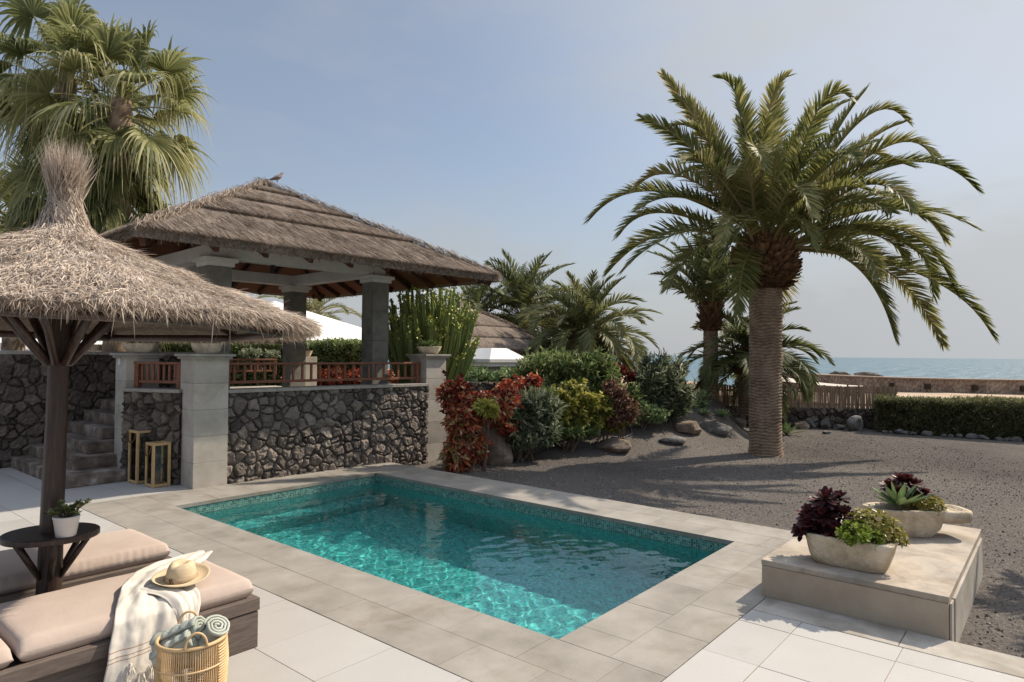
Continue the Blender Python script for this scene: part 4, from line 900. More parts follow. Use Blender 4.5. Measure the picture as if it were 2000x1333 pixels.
shrub('oleander_bush', 'low grey green oleander over the brown boulder', 'bush', (1030, 880), 12.0,
      [(1000, 815, -.1, .30, .28), (1040, 800, .1, .36, .36), (1060, 840, 0, .32, .22), (1010, 845, -.1, .26, .18), (1070, 800, .1, .28, .26)], 800, .155, .029, 'leaf_silver', 55, tint=.50, ts=.30, shell=.25, k=9, up=.8, droop=.1, spread=.45)
shrub('croton_bush', 'yellow green croton with a bare pale stem in front of the oleander', 'bush', (1116, 856), 12.7,
      [(1110, 785, 0, .24, .24), (1150, 790, .1, .26, .26), (1135, 820, 0, .24, .20), (1095, 815, -.1, .20, .20), (1160, 825, .1, .20, .16), (1120, 760, .1, .22, .16), (1075, 790, 0, .2, .2), (1180, 800, .2, .18, .2)], 850, .115, .048, 'leaf_lime', 56, tint=.55, ts=.30, shell=.25, k=6, up=.4, droop=.25, stem_r=.035)
shrub('croton_bush', 'thin rust brown croton with bare twigs right of the yellow one', 'bush', (1214, 850), 13.0,
      [(1210, 775, 0, .24, .24), (1228, 800, 0, .24, .22), (1200, 815, -.1, .20, .18), (1195, 755, .2, .18, .14)], 520, .085, .03, 'leaf_rust', 57, tint=.52, ts=.28, k=6, up=.4, droop=.25, stem_r=.02)
shrub('oleander_bush', 'loose grey green oleander with tall shoots against the sea', 'bush', (1290, 812), 14.6,
      [(1275, 740, 0, .42, .34), (1310, 745, .1, .40, .34), (1250, 770, -.1, .34, .30), (1330, 770, .1, .34, .26), (1290, 790, 0, .40, .28), (1297, 712, .1, .22, .26), (1262, 712, .2, .16, .22), (1325, 716, .2, .18, .2), (1240, 800, 0, .28, .22), (1320, 800, 0, .3, .2)], 1250, .17, .027, 'leaf_silver', 58, tint=.52, ts=.30, shell=.25, k=8, up=1.0, droop=.08, spread=.42)
shrub('oleander_bush', 'small bright leaved bush at the seaward end of the shrub bed', 'bush', (1335, 812), 15.4,
      [(1335, 795, .3, .30, .18), (1360, 790, .5, .26, .16), (1315, 800, .2, .24, .15)], 520, .11, .03, 'leaf_pale', 59, tint=.42, ts=.25, k=7, up=.6)
shrub('flowering_shrub', 'dark leaved shrub with red tips at the top right of the oleander', 'bush', (1205, 790), 14.6,
      [(1208, 722, 0, .18, .12), (1232, 738, 0, .16, .12)], 110, .11, .045, 'leaf_red', 60, tint=.2, ts=.16, k=6, up=.4)

shrub('green_shrub', 'mid green bush filling the bank between the yellow croton and the rust brown one', 'bush', (1180, 850), 13.9,
      [(1175, 770, 0, .34, .34), (1150, 800, -.1, .30, .26), (1200, 800, 0, .30, .24), (1230, 780, .2, .26, .28)], 800, .145, .034, 'leaf_green', 161, tint=.56, ts=.26, k=8, up=.8)
shrub('green_shrub', 'low light green bush under the right oleander', 'bush', (1255, 830), 14.0,
      [(1250, 800, 0, .26, .20), (1280, 810, 0, .26, .16), (1235, 815, -.1, .2, .14)], 700, .09, .028, 'leaf_pale', 162, tint=.5, ts=.28, k=7, up=.7)
shrub('green_shrub', 'mid green bush between the red croton and the yellow one', 'bush', (1065, 860), 12.9,
      [(1065, 790, .2, .32, .32), (1045, 830, 0, .28, .22), (1085, 840, 0, .26, .16), (1020, 790, .2, .26, .26)], 750, .145, .034, 'leaf_green', 163, tint=.56, ts=.26, k=8, up=.8)
for i_, (bx_, by_, d_, bl_, m_, tn_, lb_) in enumerate([
        (1110, 852, 12.6, [(1095, 838, 0, .26, .14), (1125, 840, 0, .24, .13), (1150, 838, .1, .22, .13)], 'leaf_green', .5, 'low dark green undergrowth around the foot of the yellow croton'),
        (1020, 872, 11.8, [(1000, 855, 0, .22, .14), (1035, 858, 0, .24, .13), (1065, 856, .1, .22, .12)], 'leaf_silver', .5, 'low grey green undergrowth behind the large brown boulder'),
        (1180, 842, 13.1, [(1170, 822, 0, .24, .15), (1200, 828, 0, .22, .13)], 'leaf_lime', .45, 'low yellow green undergrowth beside the rust brown croton'),
        (985, 860, 11.6, [(975, 815, .2, .22, .2), (990, 835, .1, .2, .18)], 'leaf_red', .5, 'low mixed red croton spilling over the top of the brown boulder')]):
    shrub('low_shrub', lb_, 'bush', (bx_, by_), d_, bl_, 330, .115, .034, m_, 170 + i_, tint=tn_, ts=.28, k=7, up=.6, shell=.2)
def agave(label, px, py, dist, L, n, seed, stalk=0.0, material='leaf_pale', group='agaves in the gravel bed'):
    b = hit(px, py); zb = b.z; t = thing('agave_plant', label, 'agave', (b.x, b.y, zb), 0, group); r_ = np.random.default_rng(seed); mb = MB()
    rosette(mb, (0, 0, stalk + .02), n, L, L * .24, r_, .5, .2, (12, 80), (.5, .8, 1, .7, .02), .10, .4); mb.build('leaves', M[material], t)
    mb = MB(); mb.tube([(0, 0, -.03), (.01, 0, stalk * .5), (0, .01, stalk + .05)], [.035, .03, .04], 7); mb.build('stem', M['stem'], t)
agave('pale green agave on a bare stalk beside the rust brown croton', 1236, 822, 13.9, .30, 16, 71, .36)
agave('agave rosette at the foot of the slim palm, highest of the row', 1372, 790, 16.2, .36, 20, 72, .10)
agave('small yellowish agave lowest on the gravel slope', 1376, 812, 15.0, .24, 18, 73)
agave('mid sized agave on the slope, second from the big palm', 1412, 816, 15.4, .30, 20, 74)
agave('grey green agave just left of the big palm trunk', 1446, 806, 16.0, .34, 22, 75)
agave('agave leaves peeking out right of the big palm trunk base', 1536, 850, 14.6, .50, 16, 76)

# candelabra cactus beyond the terrace
b = at(840, 735, 13.2); cz = gz(b.x, b.y)
t = thing('candelabra_cactus', 'tall many armed candelabra cactus with yellow tips beside the pavilion column', 'cactus', (b.x, b.y, cz))
mb = MB(); fl = MB(); r_ = np.random.default_rng(81)
def cactus_arm(pts, r):
    pts = np.array(pts); k = len(pts); n = 10; T = unit(np.gradient(pts, axis=0)); ref = np.array([0.3, 1, 0]); a = unit(np.cross(T, ref)); bb = np.cross(T, a)
    an = np.linspace(0, 2 * np.pi, n, endpoint=False) + r_.uniform(0, 1); rad = r * np.where(np.arange(n) % 2 == 0, 1.15, .62)
    prof = np.ones(k); prof[-1] = .45; prof[0] = .7
    v = pts[:, None] + (rad[None] * prof[:, None])[..., None] * (a[:, None] * np.cos(an)[None, :, None] + bb[:, None] * np.sin(an)[None, :, None])
    tn = np.clip(np.where(np.arange(n) % 2 == 0, .62, .35)[None] + r_.normal(0, .06) + np.linspace(-.2, .2, k)[:, None], 0, .84)
    mb.grid(v, wrap=True, tint=np.broadcast_to(tn, (k, n)).copy()); mb.F.append((np.arange(n) + mb.n - n)[None])
    m = 22; P = pts[-1] + r_.normal(0, 1, (m, 3)) * r * .8 - T[-1] * r_.uniform(0, .18, (m, 1)); D = r_.normal(0, .6, (m, 3)) + T[-1]
    fl.blades(P, D, r_.normal(0, 1, (m, 3)), .04, .036, (.6, 1, .5), 0, np.clip(r_.normal(.92, .10, m), 0, 1))
for i in range(230):
    az = i * 2.39996; u = math.sqrt((i + .5) / 230); rr = .95 * u; topz = r_.uniform(2.0, 2.72) * (1 - .22 * u ** 3) if i % 3 else r_.uniform(1.2, 2.1)
    hx, hy = rr * math.cos(az), rr * math.sin(az); s = np.linspace(0, 1, 8)
    z = topz * s; k = np.minimum(1, s * 2.2 + .12); w_ = np.interp(s, [0, .25, .55, 1], [.12, .42, .75, 1.05])
    cactus_arm(np.stack([hx * w_, hy * w_, .12 + z], 1) + r_.normal(0, .012, (8, 3)), r_.uniform(.028, .040))
mb.build('stems', M['cactus'], t); fl.build('flower_tips', M['cactus'], t)
mb = MB(); mb.lathe([(.16, -.1), (.13, .2), (.10, .5)], 12, noise=.05); mb.build('trunk', M['stem'], t)

# hedges and greenery behind the terrace
def leafy_hedge(name, label, a, b, depth, h, n, L, Wd, material, seed, tint=.42, z0=0.0, ts=.2, k=5):
    """a clipped hedge from a to b (site points), leaves over a dark twig core"""
    a, b = np.array(a), np.array(b); ln = np.linalg.norm(b - a); ux = (b - a) / ln; uy = np.array([-ux[1], ux[0]])
    t = thing(name, label, 'hedge', (a[0], a[1], z0), math.atan2(ux[1], ux[0])); r_ = np.random.default_rng(seed)
    x = r_.uniform(0, ln, n); f = r_.uniform(0, 1, n); y = np.where(f < .45, 0.04, r_.uniform(0, depth, n)); z = np.where(f < .45, r_.uniform(0, h, n), h)
    bump_ = (fbm(np.stack([x * 1.3, y * 1.3 + 5, z * 1.3], 1), 4) - .46) * .5
    Q = np.stack([x, y - bump_ * (f < .45) + r_.uniform(0, .12, n) * (f < .45), z + bump_ * .6 * (f >= .45) - r_.uniform(0, .12, n) * (f >= .45)], 1)
    ax = np.where((f < .45)[:, None], [0, -1, .5], [0, -.2, 1]) + r_.normal(0, .4, (n, 3)); ax = unit(ax)
    P = np.repeat(Q, k, 0); A = np.repeat(ax, k, 0); m = n * k; D = A + r_.normal(0, .6, (m, 3)); P = P + r_.normal(0, L * .4, (m, 3))
    mb = MB(); mb.blades(P, D, A + r_.normal(0, .5, (m, 3)), L * r_.uniform(.6, 1.2, m), Wd, (.4, 1, .7, 0), .1, np.clip(np.repeat(r_.normal(tint, ts * .7, n), k) + r_.normal(0, ts * .6, m), 0, 1), fold=.3)
    mb.build('foliage', M[material], t)
    mb = MB(); nx_ = max(4, int(ln / .15)); X_, Z_ = np.meshgrid(np.linspace(.05, ln - .05, nx_), np.linspace(-.05, h - .1, 9), indexing='ij')
    ff = np.stack([X_, .16 + 0 * X_, Z_], -1); mb.grid(ff); mb.grid(np.stack([X_[:, -1:].repeat(2, 1), np.stack([.16 + 0 * X_[:, 0], depth - .1 + 0 * X_[:, 0]], 1), np.full((nx_, 2), h - .1)], -1))
    mb.grid(np.stack([X_, depth - .1 + 0 * X_, Z_], -1)); mb.build('twigs', M['soil'], t)
    return t
a = at(425, 700, 17.6); b = at(735, 705, 17.0)
leafy_hedge('clipped_hedge', 'bright green clipped hedge behind the pavilion columns', (a.x, a.y), (b.x, b.y), .8, 1.54, 3600, .085, .04, 'leaf_green', 91, tint=.66, z0=.5)
a = at(290, 700, 16.2); b = at(400, 700, 16.2)
leafy_hedge('clipped_hedge', 'short piece of green hedge seen between two planter troughs', (a.x, a.y), (b.x, b.y), .6, 1.5, 1400, .085, .045, 'leaf_green', 92, tint=.58, z0=.5)
shrub('croton_bush', 'red croton glowing behind the rear terrace railing', 'bush', (690, 760), 17.0, [(600, 735, 0, .5, .22), (660, 735, 0, .5, .22), (720, 735, 0, .5, .2), (790, 735, 0, .5, .22)], 900, .13, .055, 'leaf_red', 93, tint=.45, ts=.2, zoff=.3)
shrub('grey_shrub', 'dry twiggy grey shrub behind the terrace railing', 'bush', (510, 735), 16.4, [(490, 690, 0, .25, .12), (530, 692, 0, .22, .1)], 120, .10, .03, 'leaf_silver', 94, tint=.7, zoff=.6)
for i, (px, py, dd, rx, rz, sd, lab) in enumerate([(905, 728, 15.6, .34, .2, 95, 'pale grey green shrub left of the white roofed oven'), (945, 738, 15.2, .34, .2, 96, 'pale grey green shrub in front of the white roofed oven'), (992, 735, 15.4, .3, .18, 97, 'pale grey green shrub right of the white roofed oven')]):
    shrub('grey_shrub', lab, 'bush', (px, py + 40), dd, [(px, py, 0, rx, rz), (px + 18, py + 8, .1, rx * .8, rz), (px - 16, py + 9, 0, rx * .8, rz)], 260, .15, .03, 'leaf_pale', sd, tint=.45, ts=.2, k=9, up=1.0, droop=.15)
# ================================================================== PARASOL
UX, UY = 1.315, 4.765
um = thing('thatched_parasol', 'straw thatched parasol on a dark wooden post with a round table fixed to it', 'parasol', (UX, UY, 0))
um.rotation_euler = (R(-1.2), R(1.3), 0)
def post_mesh(z0, z1, r0, r1, n=14, seed=1):
    mb = MB(); k = 40; z = np.linspace(z0, z1, k); an = np.linspace(0, 2 * np.pi, n * 2, endpoint=False); A, Z = np.meshgrid(an, z)
    r = r0 + (r1 - r0) * (Z - z0) / (z1 - z0) + .006 * (fbm(np.stack([np.cos(A).ravel() * 2.5, np.sin(A).ravel() * 2.5, Z.ravel() * .7 + seed], 1), 3) - .45).reshape(A.shape) * 3
    mb.grid(np.stack([r * np.cos(A), r * np.sin(A), Z], -1), wrap=True); return mb
post_mesh(0, 1.78, .070, .054).build('post', M['dark_wood'], um, smooth=True)
post_mesh(1.76, 2.62, .053, .045, seed=4).build('post', M['dark_wood'], um, smooth=True)
mb = MB(); mb.lathe([(0, .652), (.250, .652), (.257, .658), (.257, .684), (.251, .69), (0, .69)], 48); mb.build('table_top', M['dark_wood'], um, bevel=.002)
for a in (0.35, 1.4, 2.44, 3.49, 4.54, 5.58):
    mb = MB(); mb.tube([(.06 * math.cos(a), .06 * math.sin(a), .42), (.21 * math.cos(a), .21 * math.sin(a), .655)], .018, 8); mb.build('table_brace', M['dark_wood'], um, smooth=True)
NR = 8
prof = [(.045, 2.83), (.055, 2.74), (.10, 2.60), (.20, 2.51), (.52, 2.385), (.83, 2.245), (1.15, 2.125), (1.40, 2.035), (1.53, 1.992)]
pr_ = np.array(prof)
zprof = lambda r: np.interp(r, pr_[:, 0], pr_[:, 1])
for i in range(NR):
    a = i * 2 * math.pi / NR + .25; ca, sa = math.cos(a), math.sin(a)
    mb = MB(); mb.tube([(.055 * ca, .055 * sa, 1.72), (.36 * ca, .36 * sa, 2.10)], .026, 8); mb.build('brace', M['dark_wood'], um, smooth=True)
    mb = MB(); mb.tube([(.08 * ca, .08 * sa, 2.42), (1.38 * ca, 1.38 * sa, 1.965)], .024, 8); mb.build('rafter', M['dark_wood'], um, smooth=True)
    a2 = a + 2 * math.pi / NR; rr = 1.30
    mb = MB(); mb.tube([(rr * ca, rr * sa, 1.945), (rr * math.cos(a2), rr * math.sin(a2), 1.945)], .027, 8); mb.build('ring_beam', M['dark_wood'], um, smooth=True)
mb = MB(); nn = 90; an = np.linspace(0, 2 * np.pi, nn, endpoint=False)
def ring(r, z, amp=0):
    w = 1 + amp * (fbm(np.stack([np.cos(an) * 4, np.sin(an) * 4, an * 0 + r * 5], 1), 3) - .45)
    return np.stack([r * w * np.cos(an), r * w * np.sin(an), z + an * 0], 1)
rows = [ring(r, z - .02, .10) for r, z in prof] + [ring(1.515, 1.95, .06), ring(1.44, 1.955, .06), ring(1.2, 2.03), ring(.8, 2.19), ring(.3, 2.36), ring(.06, 2.45)]
mb.grid(np.stack(rows), wrap=True); mb.build('thatch', M['thatch_base'], um)
mb = MB(); r_ = np.random.default_rng(61)
n = 62000; rad = np.sqrt(r_.uniform(.05 ** 2, 1.515 ** 2, n)); az = r_.uniform(0, 2 * np.pi, n); rx = np.stack([np.cos(az), np.sin(az), 0 * az], 1); ta = np.stack([-np.sin(az), np.cos(az), 0 * az], 1)
sl = (zprof(rad + .02) - zprof(rad - .02)) / .04
P = rx * rad[:, None]; cl = fbm(np.stack([P[:, 0] * 4, P[:, 1] * 4, rad], 1), 4); P[:, 2] = zprof(rad) + r_.uniform(-.025, .012, n) + (cl - .46) * .09
D = rx + np.array([0, 0, 1]) * (sl + r_.normal(.05, .26, n))[:, None] + ta * r_.normal(0, .50, n)[:, None]
N = -sl[:, None] * rx + np.array([0, 0, 1]) + r_.normal(0, .5, (n, 3))
mb.blades(P, D, N, r_.uniform(.04, .15, n), r_.uniform(.0025, .006, n), (1, .9, .5, .1), .16, np.clip(r_.normal(.52, .2, n) + (cl - .46) * .6, 0, 1))
n = 13000; az = r_.uniform(0, 2 * np.pi, n); rx = np.stack([np.cos(az), np.sin(az), 0 * az], 1); ta = np.stack([-np.sin(az), np.cos(az), 0 * az], 1); rad = r_.uniform(1.40, 1.54, n)
P = rx * rad[:, None]; P[:, 2] = r_.uniform(1.945, 2.01, n); D = rx * r_.normal(.8, .35, n)[:, None] + np.array([0, 0, -1]) * r_.normal(.75, .3, n)[:, None] + ta * r_.normal(0, .45, n)[:, None]
mb.blades(P, D, rx + r_.normal(0, .6, (n, 3)), r_.uniform(.025, .065, n), r_.uniform(.0025, .006, n), (1, .9, .5, .1), .2, np.clip(r_.normal(.36, .2, n), 0, 1))
n = 70; az = r_.uniform(0, 2 * np.pi, n); rx = np.stack([np.cos(az), np.sin(az), 0 * az], 1); P = rx * r_.uniform(1.3, 1.52, (n, 1)); P[:, 2] = 1.96
mb.blades(P, np.array([[0, 0, -1.0]]) + r_.normal(0, .5, (n, 3)), r_.normal(0, 1, (n, 3)), r_.uniform(.06, .16, n), .005, (1, .9, .6, .1), .2, r_.uniform(.4, .9, n))
mb.build('straw', M['thatch'], um)
# gathered top knot
mb = MB(); n = 1900; az = r_.uniform(0, 2 * np.pi, n); rx = np.stack([np.cos(az), np.sin(az), 0 * az], 1); ta = np.stack([-np.sin(az), np.cos(az), 0 * az], 1)
P = rx * r_.uniform(.01, .085, n)[:, None]; P[:, 2] = r_.uniform(2.70, 2.85, n); out = np.abs(r_.normal(0, .17, n))
D = rx * out[:, None] + ta * r_.normal(.08, .26, n)[:, None] + np.array([0, 0, 1.0]); L = .06 + .30 * r_.uniform(0, 1, n) ** 1.5 * (1 - .35 * np.clip(out, 0, 1))
mb.blades(P, D, ta + r_.normal(0, .6, (n, 3)), L, r_.uniform(.003, .007, n), (1, .9, .6, .1), -.02, np.clip(r_.normal(.50, .2, n), 0, 1))
n = 4200; az = r_.uniform(0, 2 * np.pi, n); rx = np.stack([np.cos(az), np.sin(az), 0 * az], 1); ta = np.stack([-np.sin(az), np.cos(az), 0 * az], 1)
zz = 2.40 + .42 * r_.uniform(0, 1, n) ** .8; P = rx * (np.interp(zz, [2.4, 2.44, 2.5, 2.6, 2.74, 2.84], [.46, .35, .23, .13, .080, .085]) + r_.uniform(-.02, .012, n))[:, None]; P[:, 2] = zz
D = rx * np.interp(zz, [2.4, 2.5, 2.6, 2.74, 2.84], [2.2, 1.2, .45, .0, -.3])[:, None] + ta * r_.normal(.3, .3, n)[:, None] + np.array([0, 0, -1.0])
mb.blades(P, D, rx + r_.normal(0, .4, (n, 3)), r_.uniform(.08, .2, n), r_.uniform(.004, .008, n), (1, .9, .6, .1), 0, np.clip(r_.normal(.47, .2, n), 0, 1))
mb.build('top_knot', M['thatch'], um)

pp = thing('potted_succulent', 'small jade plant in a white pot on the parasol table', 'potted plant', (1.352, 4.585, .6905))
mb = MB(); mb.lathe([(0, .002), (.050, .002), (.053, .005), (.068, .108), (.071, .112), (.071, .122), (.066, .124), (.062, .112), (.060, .10), (0, .098)], 36); mb.build('pot', M['pot_white'], pp, smooth=True)
mb = MB(); r_ = np.random.default_rng(64); st_ = MB()
for i in range(11):
    az = i * 2.4; tp = np.array([.10 * math.cos(az) * r_.uniform(.3, 1), .07 * math.sin(az) * r_.uniform(.3, 1), r_.uniform(.13, .20)])
    if i == 0: tp = np.array([.09, -.075, .20])
    st_.tube([(0, 0, .09), tp * .5 + np.array([0, 0, .06]), tp], [.006, .005, .003], 6)
    for j in range(4):
        q = tp * (1 - .16 * j) + np.array([0, 0, .02 * j]); rosette(mb, q, 6, .034, .020, r_, .5, .25, (5, 70), (.5, .95, 1, .85, .35), 0, .2)
mb.build('leaves', M['jade'], pp); st_.build('stem', M['stem'], pp)

# ================================================================== LOUNGERS
def lounger(label, x1, y0, wdt=.75, L=1.95):
    """foot end at x1, near long side at y0; runs back along -x"""
    t = thing('sun_lounger', label, 'sun lounger', (x1, y0, 0), 0, 'sun loungers by the pool')
    mb = MB(); mb.box((-L / 2, .03, .262), (L, .06, .076)); mb.box((-L / 2, wdt - .03, .262), (L, .06, .076)); mb.box((-.03, wdt / 2, .262), (.06, wdt - .122, .0755)); mb.box((-L + .03, wdt / 2, .262), (.06, wdt - .122, .0755))
    mb.build('frame', M['loung_wood'], t, bevel=.005)
    mb = MB(); mb.box((-L / 2, wdt / 2, .255), (L - .125, wdt - .125, .03)); mb.build('slat_base', M['loung_wood'], t)
    for xx in (-.125, -L + .13):
        mb = MB(); mb.box((xx, wdt / 2, .109), (.235, wdt - .012, .218)); mb.build('leg_box', M['loung_wood'], t, bevel=.004)
    mb = MB(); mb.box((-L / 2, wdt / 2, .116), (L - .50, wdt - .09, .20)); mb.build('inner_panel', M['loung_wood'], t)
    def cush(name, xa, xb, za, zb, seed, rot=0):
        nx, ny = 60, 30; u = np.linspace(-1, 1, nx); v_ = np.linspace(-1, 1, ny); U, Vv = np.meshgrid(u, v_, indexing='ij'); lx, ly = (xb - xa) / 2, wdt / 2 - .028; rr = .055
        def sgn(a, l): return np.sign(a) * (np.minimum(np.abs(a) * l, l - rr) + rr * np.sin(np.clip((np.abs(a) * l - (l - rr)) / rr, 0, 1) * np.pi / 2))
        xx = sgn(U, lx); yy = sgn(Vv, ly); dx = np.clip((np.abs(U) * lx - (lx - rr)) / rr, 0, 1); dy = np.clip((np.abs(Vv) * ly - (ly - rr)) / rr, 0, 1)
        drop = rr * (1 - np.sqrt(np.maximum(0, 1 - np.clip(dx ** 2 + dy ** 2, 0, 1)))) * np.sign(dx + dy + 1e-9)
        puff = .014 * (1 - U ** 4) * (1 - Vv ** 4); p3 = np.stack([(xx * 3).ravel(), (yy * 3).ravel(), np.full(xx.size, seed * 1.3)], 1); wr = (fbm(p3, 4) - .46).reshape(xx.shape) * .012
        # puckers where the cover is pulled in along the near side
        pk = .006 * np.sin(xx * 150 + 4 * np.sin(xx * 9)) * smooth(.55, 1, np.abs(Vv)) * smooth(.35, .6, fbm(np.stack([xx.ravel() * 2.2, 0 * xx.ravel(), np.full(xx.size, seed)], 1), 2)).reshape(xx.shape)
        top = np.stack([xx, yy, zb - drop + puff + wr], -1); bot = np.stack([xx * .985, yy * .985, za + drop * .55], -1)
        top[..., 1] += pk
        mb = MB(); mb.grid(top); mb.grid(bot[::-1]); loop = lambda A: np.concatenate([A[:, 0], A[-1, 1:], A[::-1, -1][1:], A[0, ::-1][1:-1]])
        a_, b_ = loop(top), loop(bot); mid = (a_ + b_) / 2; mid[:, :2] *= 1.012; mb.grid(np.stack([a_, mid, b_]), wrap=True)
        mb.xform(Matrix.Translation(((xa + xb) / 2, wdt / 2, 0)) @ Matrix.Rotation(rot, 4, 'Y')); o = mb.build(name, M['cushion'], t, smooth=True); return o
    cush('cushion', -1.215, -.028, .298, .413, y0)
    c2 = cush('back_cushion', -1.92, -1.235, .298, .40, y0 + 3)
    return t
lounger('taupe cushioned lounger in front, with the hat and white throw on it', 2.155, 3.785)
lounger('taupe cushioned lounger behind the parasol post', 2.15, 4.945)

# ------------------------------------------------------------------ throw, hat, basket
def cloth_sheet(path, width, wdir, nu=260, nv=40, seed=1, fold=.018, taper=None, nf=5):
    path = np.array(path, float); seg = np.concatenate([[0], np.cumsum(np.linalg.norm(np.diff(path, axis=0), axis=1))]); s = np.linspace(0, seg[-1], nu)
    c = np.stack([np.interp(s, seg, path[:, i]) for i in range(3)], 1)
    for _ in range(5): c[1:-1] = (c[:-2] + 2 * c[1:-1] + c[2:]) / 4
    T = unit(np.gradient(c, axis=0)); w = np.array([np.array([np.interp(x, seg, np.array(wdir)[:, i]) for i in range(3)]) for x in s]); w = unit(w); N = unit(np.cross(T, w)); N = np.where((N @ np.array([.1, -.6, .8]))[:, None] < 0, -N, N)
    v = np.linspace(-1, 1, nv); wd = np.interp(s, seg, width)
    U, Vv = np.meshgrid(s, v, indexing='ij')
    ph = fbm(np.stack([U.ravel() * 1.6, Vv.ravel() * .3, np.full(U.size, seed)], 1), 3).reshape(U.shape) * 5
    f = fold * (np.sin(Vv * nf * 1.9 + ph) + .45 * np.sin(Vv * nf * 4.3 + ph * 1.7 + 2)) + (fbm(np.stack([U.ravel() * 9, Vv.ravel() * 4, np.full(U.size, seed + 3)], 1), 3).reshape(U.shape) - .45) * .03
    return c[:, None] + w[:, None] * (Vv * wd[:, None] / 2)[..., None] + N[:, None] * (f + fold * 1.2)[..., None], U, Vv, s
m_ = bpy.data.materials.new('cream throw'); m_.use_nodes = True
M['throw'] = mat('cream cotton throw', [(.0, (.36, .17, .11)), (.12, (.36, .17, .11)), (.2, (.66, .61, .54)), (1, (.74, .69, .62))], 'tint', rough=.95, transl=.15, bump=.25, bscale=140, dist=.004)
bpy.data.materials.remove(m_)
path = [(2.10, 4.42, .452), (1.92, 4.33, .448), (1.78, 4.22, .452), (1.66, 4.08, .452), (1.585, 3.95, .448), (1.53, 3.84, .435), (1.50, 3.775, .385), (1.475, 3.752, .29), (1.455, 3.742, .15), (1.44, 3.735, .02)]
wdir = [(.45, -.8, 0), (.6, -.75, 0), (.8, -.55, 0), (1, -.2, 0), (1, -.05, 0), (1, 0, 0), (1, 0, 0), (1, 0, 0), (1, 0, 0), (1, 0, 0)]
G, U, Vv, s = cloth_sheet(path, [.14, .26, .34, .34, .33, .33, .33, .33, .34, .35], wdir, seed=5, fold=.0065, nf=3.1)
stripe = np.zeros_like(U); tot = s[-1]
for ds in (.185, .205, .235): stripe += np.exp(-((U - (tot - ds)) /   .0042) ** 2)
th_ = MB(); th_.grid(G, tint=np.clip(.62 + .15 * np.sin(U * 60) * 0 - stripe * .7, 0, 1))
throw = thing('cotton_throw', 'creased cream throw with thin red stripes and tassels draped over the front lounger', 'throw blanket', (0, 0, 0))
o = th_.build('cloth', M['throw'], throw, smooth=True); sd_ = o.modifiers.new('thick', 'SOLIDIFY'); sd_.thickness = .004
path2 = [(1.60, 4.00, .455), (1.64, 3.92, .455), (1.68, 3.85, .448), (1.70, 3.80, .425), (1.71, 3.765, .36), (1.70, 3.752, .27)]
G2, U2, V2, s2 = cloth_sheet(path2, [.20, .20, .19, .18, .15, .10], [(1, .2, 0)] * 6, nu=40, nv=26, seed=8, fold=.007, nf=2.3)
mb = MB(); mb.grid(G2, tint=.66); o = mb.build('cloth_fold', M['throw'], throw, smooth=True); sd_ = o.modifiers.new('thick', 'SOLIDIFY'); sd_.thickness = .004
mb = MB(); r_ = np.random.default_rng(3)
for i in range(4):
    q = np.array([1.40 + i * .055, 3.722, .135 + r_.normal(0, .02)]); n = 26
    mb.blades(q + r_.normal(0, .006, (n, 3)), np.array([[0, -.25, -1]]) + r_.normal(0, .35, (n, 3)), r_.normal(0, 1, (n, 3)), .055, .005, (1, .9, .4), .2, .8)
mb.build('tassel', M['throw'], throw)

ht = thing('straw_hat', 'cream straw hat with a taupe ribbon resting on the front lounger', 'hat', (1.755, 3.96, .480), R(25)); ht.rotation_euler = (R(4), R(-5), R(25)); ht.scale = (.9, .9, .9)
def ell(prof, ax, ay, n=56, dent=None):
    an = np.linspace(0, 2 * np.pi, n, endpoint=False); v = np.zeros((len(prof), n, 3))
    for i, (r, z) in enumerate(prof):
        v[i, :, 0] = r * ax * np.cos(an); v[i, :, 1] = r * ay * np.sin(an); v[i, :, 2] = z
    return v, an
v, an = ell([(.088, 0), (.105, -.003), (.13, .0), (.155, .010), (.170, .020), (.168, .024), (.154, .014), (.13, .004), (.10, .002)], 1.05, .98)
for i in range(1, 8): v[i, :, 2] += .009 * np.cos(2 * an + .6) * (i if i < 5 else 8 - i) / 4
mb = MB(); mb.grid(v, wrap=True); mb.build('brim', M['straw'], ht, smooth=True)
v, an = ell([(.092, 0), (.089, .03), (.084, .06), (.077, .085), (.066, .101), (.050, .109), (.030, .106), (.012, .098), (.001, .095)], 1.08, .94)
for i in range(3, 9):
    k = (i - 2) / 6; v[i, :, 2] -= .030 * np.exp(-(v[i, :, 1] / .028) ** 2) * k; w_ = 1 - .16 * np.exp(-((np.abs(an - np.pi) - 0.75) / .4) ** 2) * min(1, k * 2); v[i, :, 0] *= w_; v[i, :, 1] *= w_
mb = MB(); mb.grid(v, wrap=True); mb.build('crown', M['straw'], ht, smooth=True)
v, an = ell([(.0935, .001), (.0945, .004), (.0915, .030), (.0895, .031)], 1.085, .945); mb = MB(); mb.grid(v, wrap=True); mb.build('ribbon', M['hat_band'], ht, smooth=True)
mb = MB(); mb.tube([(-.101, -.012, .004), (-.104, -.004, .018), (-.100, .002, .033)], .004, 6); mb.tube([(-.100, -.03, .006), (-.104, -.018, .02), (-.098, -.012, .036)], .003, 6); mb.build('cord', M['leather'], ht)

